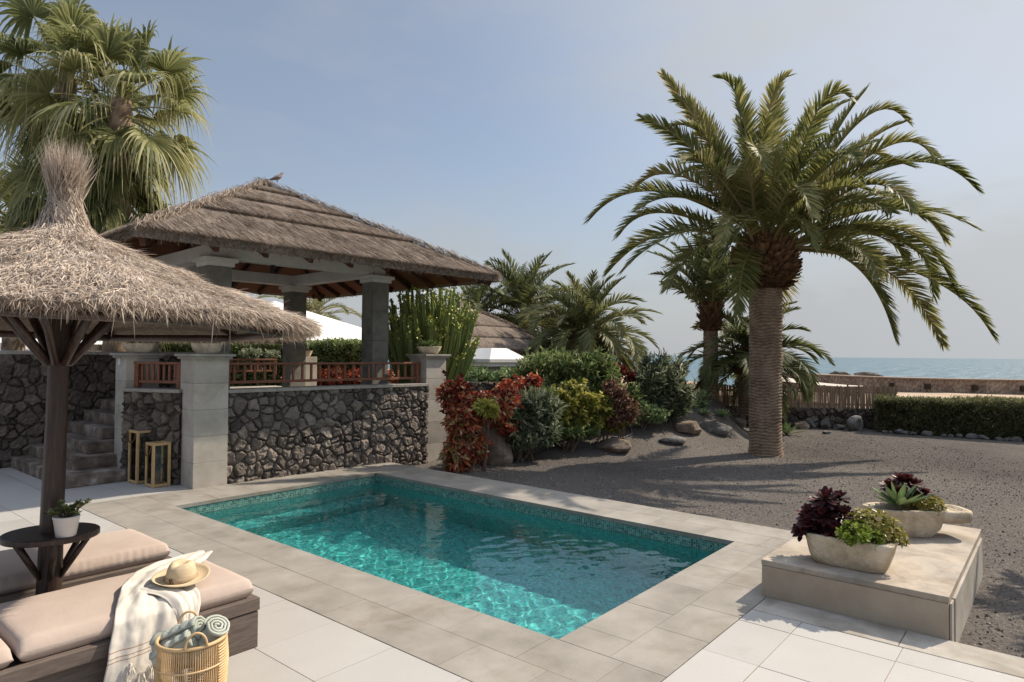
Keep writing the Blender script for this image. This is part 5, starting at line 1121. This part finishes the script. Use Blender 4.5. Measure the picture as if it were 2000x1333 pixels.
bk = thing('rattan_basket', 'round blond rattan basket filled with rolled sage towels beside the front lounger', 'basket', (1.585, 3.44, 0))
bprof = lambda z: np.interp(z, [0, .1, .22, .33], [.142, .162, .168, .160])
mb = MB(); n = 96
for i in range(n):
    a = i * 2 * math.pi / n; z = np.linspace(.01, .325, 8); mb.tube(np.stack([bprof(z) * math.cos(a), bprof(z) * math.sin(a), z], 1), .0034, 5, tint=rng.random(), cap=False)
mb.build('ribs', M['wicker'], bk, smooth=True)
mb = MB()
for k, z in enumerate(np.linspace(.012, .31, 22)):
    a = np.linspace(-1.2, 1.25, 40) if k not in (0, 8, 15) else np.linspace(0, 2 * np.pi, 90); rr = bprof(z) + .003
    mb.tube(np.stack([rr * np.cos(a), rr * np.sin(a), z + 0 * a], 1), .0052, 5, tint=rng.uniform(.3, 1), cap=True)
mb.build('weave', M['wicker'], bk, smooth=True)
mb = MB(); a = np.linspace(0, 2 * np.pi, 80); mb.tube(np.stack([.161 * np.cos(a), .161 * np.sin(a), .338 + 0 * a], 1), .0095, 8, tint=.6, cap=False); mb.build('rim', M['wicker'], bk, smooth=True)
mb = MB(); mb.lathe([(0, .006), (.141, .006), (.141, .012), (0, .012)], 40); mb.build('base', M['wicker'], bk)
for az in (R(252), R(72)):
    ca, sa = math.cos(az + R(0)), math.sin(az); tx, ty = -sa, ca; u = np.linspace(0, np.pi, 18)
    mb = MB(); mb.tube(np.stack([  .161 * ca + tx * .05 * np.cos(u), .161 * sa + ty * .05 * np.cos(u), .338 + .075 * np.sin(u)], 1), .0062, 8, tint=.6); mb.build('handle', M['wicker'], bk, smooth=True)
def rolled_towel(label, p, yaw, tilt, L, r, seed):
    t = thing('rolled_towel', label, 'towel', p, 0, 'rolled towels in the basket'); t.rotation_euler = (0, tilt, yaw)
    th = np.linspace(0, 2 * np.pi * 3.4, 150); rr = .012 + (r - .012) * th / th[-1]; z = np.linspace(-L / 2, L / 2, 16)
    Th, Z = np.meshgrid(th, z); Rr = np.broadcast_to(rr, Th.shape) + .004 * np.sin(Z * 120 + seed) + (fbm(np.stack([np.cos(Th).ravel() * 3, np.sin(Th).ravel() * 3, Z.ravel() * 12 + seed], 1), 2).reshape(Th.shape) - .45) * .012
    mb = MB(); mb.grid(np.stack([Z, Rr * np.cos(Th), Rr * np.sin(Th) * .92], -1), tint=(.5 + .35 * np.sin(Th * 1.0 + Z * 20))); o = mb.build('cloth', M['towel_green'], t, smooth=True)
    s_ = o.modifiers.new('thick', 'SOLIDIFY'); s_.thickness = .011; s_.offset = -1
    return t
rolled_towel('sage rolled towel standing highest at the back of the basket', (1.555, 3.515, .325), R(-50), R(-24), .25, .070, 1)
rolled_towel('sage rolled towel at the right of the basket with its spiral end up', (1.655, 3.41, .31), R(-75), R(-52), .22, .072, 2)
rolled_towel('sage rolled towel peeking out at the left of the basket', (1.50, 3.45, .30), R(-40), R(-30), .20, .055, 3)

# ------------------------------------------------------------------ lanterns
def lantern(label, x, y, rz, w, d, h):
    t = thing('wooden_lantern', label, 'lantern', (x, y, 0), rz, 'wooden lanterns by the steps'); b = .034
    for sx in (-1, 1):
        for sy in (-1, 1):
            mb = MB(); mb.box((sx * (w - b) / 2, sy * (d - b) / 2, h / 2), (b, b, h)); mb.build('corner_post', M['bamboo'], t, bevel=.004)
    mb = MB()
    for z in (.025, h - .018):
        for s_ in (-1, 1): mb.box((0, s_ * (d - b) / 2, z), (w - 2 * b - .001, b * .9, .032)); mb.box((s_ * (w - b) / 2, 0, z), (b * .9, d - 2 * b - .001, .0318))
    mb.build('frame', M['bamboo'], t, bevel=.003)
    mb = MB(); mb.box((0, 0, .012), (w - .03, d - .03, .018)); mb.build('base', M['bamboo'], t)
    mb = MB()
    for s_ in (-1, 1):
        mb.box((0, s_ * (d / 2 - b * .5), h / 2), (w - 2 * b, .003, h - .075)); mb.box((s_ * (w / 2 - b * .5), 0, h / 2), (.003, d - 2 * b, h - .075))
    mb.build('glass', M['glass'], t)
    mb = MB(); u = np.linspace(0, np.pi, 16); mb.tube(np.stack([-(w / 2 + .012) + 0 * u - .01 * np.sin(u), d * .42 * np.cos(u), h - .03 - .14 * np.sin(u)], 1), .008, 6); mb.build('rope_handle', M['leather'], t, smooth=True)
    return t
lantern('taller of two bamboo framed glass lanterns, standing behind by the steps', 3.80, 9.75, R(2), .33, .27, .72)
lantern('shorter of two bamboo framed glass lanterns, in front beside the pillar', 3.795, 9.315, R(0), .235, .235, .585)

# ------------------------------------------------------------------ troughs
def trough_shape(mb, lx, ly, h, seed, tp=.8, wall=.045, pw=3.2, inside=.08, lip=None, c=(0, 0)):
    n = 64; an = np.linspace(0, 2 * np.pi, n, endpoint=False); ca, sa = np.cos(an), np.sin(an); se = (np.abs(ca) ** pw + np.abs(sa) ** pw) ** (-1 / pw)
    def rg(sx, sy, z, am=.018):
        p = np.stack([ca * se * sx, sa * se * sy, 0 * an + z], 1); d = (fbm(p * 14 + seed, 4) - .45) * am * 2.6; p[:, 0] += ca * d; p[:, 1] += sa * d; p[:, 2] += (fbm(p * 6 + seed * 2, 2) - .4) * am * .8
        p[:, 0] += c[0]; p[:, 1] += c[1]; return p
    a, b = lx / 2, ly / 2
    rows = [rg(a * tp * .9, b * tp * .9, 0, .003), rg(a * tp * .97, b * tp * .97, .012)] + [rg(a * (tp + (1 - tp) * k), b * (tp + (1 - tp) * k), h * k) for k in (.3, .55, .8, .94)] + [rg(a * .985, b * .985, h), rg(a - wall, b - wall, h - .002), rg(a - wall - .012, b - wall - .012, h - .02), rg(a - wall - .02, b - wall - .02, h - inside)]
    mb.grid(np.stack(rows), wrap=True)
    return a - wall - .02, b - wall - .02
def soil_plate(mb, a, b, z, pw=3.2, c=(0, 0)):
    n = 64; an = np.linspace(0, 2 * np.pi, n, endpoint=False); ca, sa = np.cos(an), np.sin(an); se = (np.abs(ca) ** pw + np.abs(sa) ** pw) ** (-1 / pw)
    rows = [np.stack([ca * se * a * k + c[0], sa * se * b * k + c[1], z + .03 * (1 - k * k) + 0 * an], 1) for k in (1.0, .7, .35, .02)]
    mb.grid(np.stack(rows), wrap=True)

pl = thing('concrete_plinth', 'low square concrete block with a lighter top slab beside the pool', 'plinth', (6.165, 1.16, 0))
mb = MB(); mb.box((0, 0, .03), (2.20, 1.182, .40)); mb.build('body', M['plinth_body'], pl, bevel=.004)
mb = MB(); mb.box((0, 0, .253), (2.206, 1.188, .042)); mb.build('top_slab', M['plinth_top'], pl, bevel=.005)
mb = MB(); mb.box((.0, -.603, .03), (1.9, .02, .395), tint=.4); mb.box((-1.03, -.601, .03), (.10, .014, .395), tint=.8); mb.build('side_facing', M['concrete'], pl, bevel=.003)

def hemi_rosettes(mb, c, rad, n, L, Wd, leaves, seed, tint, ts, e=(8, 75), squash=.75, **kw):
    r_ = np.random.default_rng(seed)
    for i in range(n):
        u = (i + .5) / n; el = math.asin(1 - u * 1.12) if 1 - u * 1.12 > -1 else 0; az = i * 2.39996 + r_.normal(0, .2)
        ax = np.array([math.cos(el) * math.cos(az), math.cos(el) * math.sin(az), math.sin(el)]); q = np.array(c) + ax * np.array([rad, rad, rad * squash]) * r_.uniform(.8, 1.08)
        ax2 = unit(ax + np.array([0, 0, .35]) + r_.normal(0, .2, 3)); rosette(mb, q, leaves, L * r_.uniform(.75, 1.2), Wd, r_, np.clip(tint + r_.normal(0, ts * .6), 0, 1), ts, e, axis=ax2, **kw)

t1 = thing('stone_trough', 'rough limestone trough in front, planted with dark aeonium and lime rosettes', 'planter', (5.385, 1.205, .2745))
mb = MB(); a, b = trough_shape(mb, .36, .58, .215, 3, tp=.82, pw=7, wall=.055); mb.build('bowl', M['trough'], t1, smooth=True)
mb = MB(); soil_plate(mb, a, b, .15, 5); mb.build('soil', M['soil'], t1)
def plant(label, cat_, p, build, mat_, grp=None, name='succulent'):
    t = thing(name, label, cat_, p, 0, grp); mb = MB(); build(mb); mb.build('leaves', M[mat_], t); return t
DK = dict(e=(-12, 72), prof=(.3, .55, .9, 1, .35), droop=.05, fold=.15)
def dark1(mb):
    r_ = np.random.default_rng(7)
    for (x, y, z, s_) in [(-.03, .05, .30, 1.15), (.0, -.06, .19, 1.0), (-.06, .16, .17, 1.0), (.03, .12, .24, .95), (-.10, -.01, .10, .95), (.05, -.02, .30, .9), (-.09, .10, .06, .85), (-.12, .20, .05, .8), (.0, -.12, .13, .8), (-.10, -.10, .06, .8), (.06, .2, .12, .9), (-.02, .10, .10, 1), (-.09, .05, .18, 1), (.0, .02, .22, 1), (.04, .06, .14, 1), (-.05, .0, .02, .9), (-.11, .14, .12, .9), (.02, -.02, .06, .9), (.05, .14, .02, .9)]:
        rosette(mb, (x, y, z), 38, .105 * s_, .042, r_, .36, .3, axis=unit(np.array([x * 2 - .15, y * 1.2, .6])), rnd=.3, **DK)
plant('black purple aeonium rosettes filling the left of the front trough', 'succulent', (5.385, 1.325, .435), dark1, 'aeonium_dark')
plant('mound of lime green rosettes in the right half of the front trough', 'succulent', (5.36, 1.11, .495), lambda mb: hemi_rosettes(mb, (-.05, .02, .0), .135, 46, .050, .026, 16, 8, .55, .22, prof=(.4, .8, 1, .9, .3)), 'aeonium_lime')
plant('yellow green mound of small rosettes at the right end of the front trough', 'succulent', (5.44, 1.055, .50), lambda mb: (hemi_rosettes(mb, (0, .03, .03), .185, 110, .040, .017, 13, 9, .45, .25, prof=(.4, .8, 1, .8, .2)), hemi_rosettes(mb, (.0, -.10, -.01), .10, 36, .032, .014, 12, 10, .5, .25)), 'aeonium_yellow')

TR = R(-52)
t2 = thing('stone_trough', 'long limestone trough with a flat spout, behind on the plinth', 'planter', (6.62, 1.03, .2745), TR)
mb = MB(); a, b = trough_shape(mb, .66, .34, .235, 13, tp=.70, pw=3.6, c=(-.03, 0)); mb.build('bowl', M['trough'], t2, smooth=True)
mb = MB()
n = 40; an = np.linspace(0, 2 * np.pi, n, endpoint=False); ca, sa = np.cos(an), np.sin(an); se = (np.abs(ca) ** 5 + np.abs(sa) ** 5) ** (-.2)
def sp(k, z, am=.008):
    p = np.stack([.385 + ca * se * .155 * k, sa * se * .155 * k, 0 * an + z], 1); d = (fbm(p * 12 + 5, 4) - .45) * am * 2; p[:, 0] += ca * d - .06; p[:, 1] += sa * d; return p
mb.grid(np.stack([sp(.7, .125), sp(.92, .14), sp(1, .175), sp(1, .215), sp(.96, .232), sp(.80, .232), sp(.74, .215), sp(.05, .208)]), wrap=True); mb.F.append((np.arange(n)[::-1] + mb.n - 8 * n)[None])
mb.build('spout', M['trough'], t2, smooth=True)
mb = MB(); soil_plate(mb, a, b, .17, 3.6, c=(-.03, 0)); mb.build('soil', M['soil'], t2)
def tl(x, y, z):
    return (6.62 + x * math.cos(TR) - y * math.sin(TR), 1.03 + x * math.sin(TR) + y * math.cos(TR), .2745 + z)
def dark2(mb):
    r_ = np.random.default_rng(17)
    for (x, y, z, s_) in [(0, 0, .20, 1.1), (.07, -.08, .17, 1), (-.06, .08, .15, 1), (.08, .03, .10, .9), (.10, -.16, .09, .9), (-.04, -.02, .08, .8), (.02, .05, .12, 1), (.05, -.03, .2, 1), (-.08, .02, .12, 1), (.1, -.08, .06, 1)]:
        rosette(mb, (x, y, z), 36, .105 * s_, .042, r_, .5, .35, axis=unit(np.array([x, y, .5])), rnd=.3, **DK)
plant('black purple aeonium standing behind the agave in the rear trough', 'succulent', tl(-.02, .07, .24), dark2, 'aeonium_dark')
plant('broad leaved green agave spreading at the front of the rear trough', 'agave', tl(-.12, -.05, .235), lambda mb: rosette(mb, (0, 0, .02), 15, .30, .072, np.random.default_rng(19), .35, .25, (18, 78), (.5, .8, 1, .75, .03), .05, .45), 'leaf_pale', name='agave_plant')
plant('yellow green mound of small rosettes beside the spout of the rear trough', 'succulent', tl(.14, -.02, .235), lambda mb: (hemi_rosettes(mb, (0, 0, 0), .125, 60, .040, .016, 13, 20, .55, .25, prof=(.4, .8, 1, .8, .2)), hemi_rosettes(mb, (-.06, .07, .02), .06, 20, .034, .016, 12, 21, .6, .25)), 'aeonium_yellow')

def pillar_trough(label, x, y, z, rz, lx, plantlab, seed):
    t = thing('stone_trough', label, 'planter', (x, y, z), rz, 'stone troughs on the pillars')
    mb = MB(); a, b = trough_shape(mb, lx, .27, .135, seed, tp=.74, pw=4, wall=.03, inside=.04); mb.build('bowl', M['trough'], t, smooth=True)
    mb = MB(); soil_plate(mb, a, b, .10, 4); mb.build('soil', M['soil'], t)
    if plantlab:
        p = thing('pot_plant', plantlab, 'plant', (x, y, z + .11), rz); mb = MB(); leaf_mass(mb, [((0, 0, .05), (lx * .42, .11, .07))], 70, .07, .02, .4, .2, 8, .6, .2, seed); mb.build('leaves', M['leaf_green'], p)
ZP = 1.781
pillar_trough('weathered stone trough on the pillar with the white switch', 3.90, 10.24, ZP, R(-44), .47, 'green plant growing in the trough above the white switch', 31)
pillar_trough('small tan stone trough on the broad near pillar', 4.27, 8.98, ZP, R(-46), .40, 'sparse green plant in the tan trough on the broad near pillar', 32)
pillar_trough('pale stone trough on the sunlit far pillar', 8.18, 8.75, ZP + .02, R(-52), .43, 'short twiggy plant in the pale trough on the far pillar', 33)
bpos = at(592, 692, 15.2)
pillar_trough('brown trough on the rear wall just right of the back column', bpos.x, bpos.y, bpos.z - .06, R(-45), .4, None, 34)
mb = MB(); mb.box((0, 0, (bpos.z - .06 + .9) / 2), (.45, .45, bpos.z - .06 - .9)); mb.xform(Matrix.Translation((bpos.x, bpos.y, 0)))
o = mb.build('stone_pillar', M['concrete'], bevel=.006); tag(o, 'grey pillar on the rear terrace edge under the brown trough', 'pillar')
for i, px in enumerate((183,)):
    q = at(px, 655, 13.6); pillar_trough('rounded stone trough on the tall rubble wall', q.x, q.y, 1.797, R(-40), .42, None, 36)

# ------------------------------------------------------------------ bird
q = at(541, 357, 11.95)
bd = thing('dove', 'grey brown dove perched near the peak of the thatched roof', 'bird', (q.x, q.y, q.z), R(-20))
mb = MB(); c = [(-.13, 0, .030), (-.09, 0, .045), (-.05, 0, .065), (0, 0, .09), (.04, 0, .115), (.065, 0, .145), (.078, 0, .172), (.092, 0, .186), (.106, 0, .186)]
mb.tube(c, [.006, .016, .034, .047, .043, .030, .021, .021, .008], 12, tint=.6); mb.build('body', M['feather'], bd, smooth=True)
mb = MB(); mb.tube([(.108, 0, .187), (.128, 0, .182)], [.006, .001], 6, tint=0); mb.build('beak', M['feather'], bd)
for s_ in (-1, 1):
    mb = MB(); mb.tube([(.05, s_ * .035, .105), (0, s_ * .047, .092), (-.07, s_ * .028, .060), (-.13, s_ * .012, .045)], [.008, .022, .016, .003], 8, tint=.3); mb.build('wing', M['feather'], bd, smooth=True)
    mb = MB(); mb.tube([(.0, s_ * .018, .06), (.004, s_ * .018, .0)], .005, 5, tint=.1); mb.build('leg', M['leather'], bd)
mb = MB(); mb.box((-.165, 0, .026), (.10, .035, .008), tint=.2); mb.build('tail', M['feather'], bd)

# ================================================================== ROCKS, HOSES
def rock(label, px, py, dist, sx, sy, sz, seed, mt='rock', rz=0.0, grp=None, sink=.25, z=None, name='boulder', cat_='rock'):
    b = hit(px, py); zz = b.z
    mb = MB(); rock_mesh(mb, sx, sy, sz, seed, sink=sink); o = mb.build(name, M[mt], smooth=True, loc=(b.x, b.y, zz)); o.rotation_euler[2] = rz
    o.data.polygons.foreach_set('use_smooth', np.zeros(len(o.data.polygons), bool))
    tag(o, label, cat_, grp); return o
rock('large brown boulder leaning below the red croton', 960, 905, 11.55, .85, .62, .80, 101, rz=R(-50), sink=.22)
rock('low brown rock half buried in the slope below the yellow croton', 1200, 880, 12.9, .85, .5, .36, 102, rz=R(-70), sink=.35)
rock('brown rock with a yellowish face on the slope', 1345, 845, 14.2, .60, .4, .42, 103, rz=R(-40), sink=.3)
rock('long grey rock at the right of the slope near the big palm', 1400, 845, 14.8, .75, .4, .40, 104, 'rock_grey', rz=R(-70), sink=.3)
rock('dark flat rock in front of the brown slope rock', 1310, 865, 13.4, .6, .35, .22, 105, 'rock_grey', rz=R(-50), sink=.35)
rock('small dark rock beside the big palm trunk', 1445, 832, 15.2, .42, .3, .28, 106, rz=R(20))
rock('pointed grey rock standing at the foot of the dark wall', 1672, 842, 15.9, .52, .36, .46, 107, 'rock_grey', rz=R(-30), sink=.15)
rock('leaning grey slab rock by the dark wall', 1612, 838, 16.1, .36, .26, .34, 108, 'rock_grey', rz=R(10), sink=.15)
rock('flat grey rock between the slab and the pointed rock', 1638, 839, 16.0, .42, .3, .20, 109, 'rock_grey', sink=.2)
rock('small squared stone lying alone on the gravel', 1615, 848, 15.3, .24, .16, .10, 110, 'rock_grey', rz=R(-40), sink=.1)
rock('brown rock near the wall, right of the big palm', 1565, 838, 16.0, .50, .34, .30, 111, rz=R(-20))
rock('grey rounded rock near the wall beside the brown one', 1582, 836, 16.3, .36, .3, .36, 112, 'rock_grey')
r_ = np.random.default_rng(44); H0, H1 = np.array([9.35, 17.0]), np.array([15.7, 13.0])
for i in range(26):
    u = (i + .5) / 26; l_, d_ = H0 + (H1 - H0) * u * .62; q = lp(l_ + r_.normal(0, .05), d_ - .12 + r_.normal(0, .06)); s_ = r_.uniform(.12, .30)
    mb = MB(); rock_mesh(mb, s_, s_ * .7, s_ * .6, 200 + i, n=(16, 10)); o = mb.build('edging_stone', M['rock_grey'], loc=(q.x, q.y, gz(q.x, q.y))); o.rotation_euler[2] = r_.uniform(0, 3)
    tag(o, 'small dark stone edging the foot of the long clipped hedge', 'rock', 'edging stones along the hedge')
def hose(label, pts, r, mt):
    P = []
    for (px, py, d) in pts:
        b = hit(px, py); P.append((b.x, b.y, b.z + r + .004))
    P = np.array(P); s = np.linspace(0, len(P) - 1, 50); c = np.stack([np.interp(s, np.arange(len(P)), P[:, i]) for i in range(3)], 1)
    for _ in range(4): c[1:-1] = (c[:-2] + 2 * c[1:-1] + c[2:]) / 4
    c[:, 2] = [gz(x, y) + r for x, y, _ in c]
    mb = MB(); mb.tube(c, r, 6); o = mb.build('garden_hose', M[mt], smooth=True); tag(o, label, 'hose')
hose('black irrigation hose running along the foot of the shrub bed', [(985, 905, 11.4), (1040, 890, 11.75), (1090, 872, 12.2), (1130, 860, 12.5), (1165, 848, 12.9)], .013, 'rubber')
hose('grey hose loop lying beside the rust brown croton', [(1195, 855, 12.9), (1215, 858, 12.8), (1235, 850, 13.0), (1232, 838, 13.3), (1222, 830, 13.5)], .016, 'hose_grey')

# ================================================================== FAR GARDEN AND SHORE
# dark wall with stake fence
F0, F1 = (4.0, 18.75), (10.35, 17.65)
a, b = lp(*F0), lp(*F1); ln = (b - a).length; ang = math.atan2(b.y - a.y, b.x - a.x)
w = thing('stone_wall', 'low black rubble wall carrying the stake fence at the garden edge', 'stone wall', (a.x, a.y, 0), ang)
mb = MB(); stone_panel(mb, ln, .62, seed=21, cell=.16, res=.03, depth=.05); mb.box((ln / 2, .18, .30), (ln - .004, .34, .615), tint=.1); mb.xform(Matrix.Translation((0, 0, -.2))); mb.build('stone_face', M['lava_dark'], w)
fe = thing('stake_fence', 'weathered brown stake fence on the low black wall by the sea', 'fence', (a.x, a.y, .40), ang)
mb = MB(); x = .02; r_ = np.random.default_rng(8)
while x < ln - .02:
    h = .62 + r_.normal(0, .03); mb.box((x, .10 + r_.normal(0, .008), h / 2), (.040, .022, h), rz=r_.normal(0, .1), ry=r_.normal(0, .02), tint=r_.random()); x += .047 + r_.normal(0, .003)
mb.build('stakes', M['fence_wood'], fe)
for z in (.12, .46):
    mb = MB(); mb.box((ln / 2, .14, z), (ln, .04, .05), tint=.3); mb.build('rail', M['fence_wood'], fe)
for k in range(5):
    mb = MB(); mb.box((.05 + k * (ln - .1) / 4, .18, .27), (.08, .05, .56), tint=.2); mb.build('post', M['fence_wood'], fe)
# the clipped hedge on the right
a, b = lp(*H0), lp(*H1)
leafy_hedge('clipped_hedge', 'long dull green clipped hedge closing the gravel garden on the sea side', (a.x, a.y), (b.x, b.y), 1.15, .88, 11000, .075, .016, 'leaf_hedge', 98, tint=.52, z0=-.12, ts=.24, k=7)
# masonry terrace by the shore
def far_strip(pts, z0s, z1, th):
    """thick wall along (lat, dist) points"""
    front, back = [], []
    P = np.array(pts, float); T = unit(np.gradient(P, axis=0)); Nn = np.stack([-T[:, 1], T[:, 0]], 1); Nn = np.where((Nn[:, 1] < 0)[:, None], -Nn, Nn); B = P + Nn * th
    return P, B
cv = [(17.2, 46), (16.6, 42), (16.3, 38.5), (16.6, 35.5), (17.4, 33), (18.6, 31.2), (20.2, 30.2), (23, 29.3), (27, 28.4), (34, 27.2)]
cv = np.array(cv, float); s = np.linspace(0, len(cv) - 1, 420); pl_ = np.stack([np.interp(s, np.arange(len(cv)), cv[:, i]) for i in range(2)], 1)
for _ in range(60): pl_[1:-1] = (pl_[:-2] + 2 * pl_[1:-1] + pl_[2:]) / 4
sea_w = thing('masonry_wall', 'long curved brown masonry wall between the garden and the sea', 'stone wall', (0, 0, 0))
P, B = far_strip(pl_, None, None, .8)
def p3(q, z): v_ = lp(q[0], q[1], z); return (v_.x, v_.y, v_.z)
zt = .80; nz_ = 14; fr = np.array([[p3(q, -.3 + (zt + .3) * k / nz_) for k in range(nz_ + 1)] for q in P]); bk_ = np.array([[p3(q, zt), p3(q, -.6)] for q in B])
rr_ = (.5 * fbm(fr.reshape(-1, 3) * 2.2, 3) + .45 * np.random.default_rng(5).random(fr.shape[0] * fr.shape[1])).reshape(fr.shape[:2]); mb = MB(); mb.grid(fr, tint=np.clip(rr_ * 1.8 - .35, 0, 1)); mb.grid(np.stack([fr[:, -1], bk_[:, 0], bk_[:, 1]], 1), tint=.4); mb.build('stone_face', M['far_wall'], sea_w)
mb = MB(); mb.grid(np.stack([np.array([p3(q - np.array([0, .06]), zt + .005) for q in P]), np.array([p3(q - np.array([0, .06]), zt + .07) for q in P]), np.array([p3(q, zt + .07) for q in B])], 1)); mb.build('coping', M['far_wall'], sea_w)
for (px, py) in ((1742, 762), (1811, 760), (1904, 758), (1996, 760)):
    lat_ = (px - 1000) / 1290; j = np.argmin(np.abs(P[210:, 0] / P[210:, 1] - lat_)) + 210; q = P[j]
    mb = MB(); mb.box((0, 0, 0), (.22, .16, .24), rz=math.atan2(FWD[1], FWD[0]) - math.pi / 2); v_ = lp(q[0], q[1] - .02, .48); mb.xform(Matrix.Translation(v_)); mb.build('loophole', M['soil'], sea_w)
mb = MB(); pth = np.array([(15.4, 44), (14.6, 39), (14.3, 35.5), (14.6, 33.5), (15.0, 32.2), (15.6, 31.2)], float); s = np.linspace(0, 5, 40); pc = np.stack([np.interp(s, np.arange(6), pth[:, i]) for i in range(2)], 1)
for _ in range(4): pc[1:-1] = (pc[:-2] + 2 * pc[1:-1] + pc[2:]) / 4
mb.grid(np.stack([np.array([p3(q, .42 + .25 * smooth(30, 42, q[1])) for q in pc]), np.array([p3(q + np.array([1.3, .2]), .44 + .25 * smooth(30, 42, q[1])) for q in pc])], 1)); struct(mb.build('path', M['path']))
r_ = np.random.default_rng(12)
for i, (px, d, w_, h_, lab) in enumerate([(1638, 62, 2.6, 1.0, 'black sea rock left of the masonry wall, beside the palm fronds'), (1690, 66, 3.2, .75, 'long black sea rock just above the masonry wall')]):
    x_, f_, u_ = ray(px, 700); mb = MB(); rock_mesh(mb, w_, 1.6, h_ + .4, 300 + i, rough=.3); q = lp(x_ / f_ * d, d); o = mb.build('shore_rock', M['lava_dark'], loc=(q.x, q.y, -.55)); o.rotation_euler[2] = ang; tag(o, lab, 'rock')
for i in range(22):
    l_, d_ = r_.uniform(3, 15), r_.uniform(26, 60); q = lp(l_, d_, sand_z(l_, d_)); s_ = r_.uniform(.25, .7)
    mb = MB(); leaf_mass(mb, [((0, 0, .1), (s_, s_, .18))], 60, .12, .03, .3, .2, 6, .8, .3, 400 + i); o = mb.build('dune_tuft', M['leaf_hedge'], loc=q); tag(o, 'low dark shrub tuft on the sandy plain before the sea', 'shrub', 'shrub tufts on the sand')

# canopies, second roof, oven
def canopy(label, px_eave, dist, half, ze, za, cx_lat, rz=0):
    p = lp(cx_lat, dist, 0); t = thing('canopy_tent', label, 'canopy', (p.x, p.y, 0), rz, 'white canopies behind the terrace')
    mb = MB(); c = [(-half, -half), (half, -half), (half, half), (-half, half)]
    mb.add([(x, y, ze) for x, y in c] + [(0, 0, za)] + [(x, y, ze - .22) for x, y in c], [np.array([[0, 1, 4], [1, 2, 4], [2, 3, 4], [3, 0, 4]]), np.array([[0, 5, 6, 1], [1, 6, 7, 2], [2, 7, 8, 3], [3, 8, 5, 0]])])
    mb.build('roof', M['canvas_white'], t)
    for x, y in c:
        mb = MB(); mb.box((x * .97, y * .97, ze / 2 - .1), (.08, .08, ze - .1)); mb.build('pole', M['white_paint'], t)
canopy('large white canopy roof seen between the pavilion columns', 720, 25, 3.6, 2.22, 3.75, -9.0, R(0))
canopy('white canopy roof showing left of the parasol post above the rubble wall', 50, 24, 2.0, 2.05, 2.75, -16.4, R(10))
canopy('white canopy roof low behind the parasol eave', 230, 24, 2.2, 2.0, 2.75, -14.0, R(5))
p = lp(-1.75, 22.5, 0)
pv2 = thing('thatched_pavilion', 'smaller brown thatched pavilion roof behind the cactus', 'pavilion', (p.x, p.y, .5), R(0))
thatch_face_roof(pv2, 2.55, 1.38, 2.95, [0, .2, .5, .75, 1.0], 420, M['thatch_dark'], M['thatch_base'], seed=77)
for sx in (-1, 1):
    for sy in (-1, 1):
        mb = MB(); mb.box((sx * 1.5, sy * 1.5, .85), (.3, .3, 1.95)); mb.build('column', M['column'], pv2)
p = at(962, 740, 17.2)
ov = thing('outdoor_oven', 'small grey kiosk with a white hipped roof and brown opening behind the shrubs', 'kiosk', (p.x, p.y, .3), R(-8))
mb = MB(); mb.box((0, 0, .62), (1.05, 1.05, 1.24)); mb.build('wall', M['grey_plaster'], ov)
mb = MB(); mb.box((-.53, -.16, .83), (.02, .36, .30)); mb.box((.0, -.53, .83), (.42, .02, .30)); mb.build('opening', M['oven_dark'], ov)
mb = MB(); e, tp_ = .66, .26; c = [(-1, -1), (1, -1), (1, 1), (-1, 1)]
mb.add([(x * e * .94, y * e * .94, 1.20) for x, y in c] + [(x * e * .94, y * e * .94, 1.30) for x, y in c], np.array([[0, 1, 5, 4], [1, 2, 6, 5], [2, 3, 7, 6], [3, 0, 4, 7], [3, 2, 1, 0]]))
mb.add([(x * e, y * e, 1.302) for x, y in c] + [(x * e, y * e, 1.38) for x, y in c] + [(x * tp_, y * tp_, 1.66) for x, y in c], np.array([[0, 1, 5, 4], [1, 2, 6, 5], [2, 3, 7, 6], [3, 0, 4, 7], [3, 2, 1, 0], [4, 5, 9, 8], [5, 6, 10, 9], [6, 7, 11, 10], [7, 4, 8, 11], [8, 9, 10, 11]]))
mb.build('roof', M['white_paint'], ov)
a = at(868, 760, 13.9); b = at(1010, 758, 14.3); d_ = b - a
w = thing('stone_wall', 'low dark rubble wall behind the red croton below the kiosk', 'stone wall', (a.x, a.y, 0), math.atan2(d_.y, d_.x))
ln = math.hypot(d_.x, d_.y); mb = MB(); stone_panel(mb, ln, 1.2, seed=33, cell=.15, res=.025); mb.box((ln / 2, .16, .6), (ln - .004, .3, 1.195), tint=.1); mb.build('stone_face', M['lava'], w)
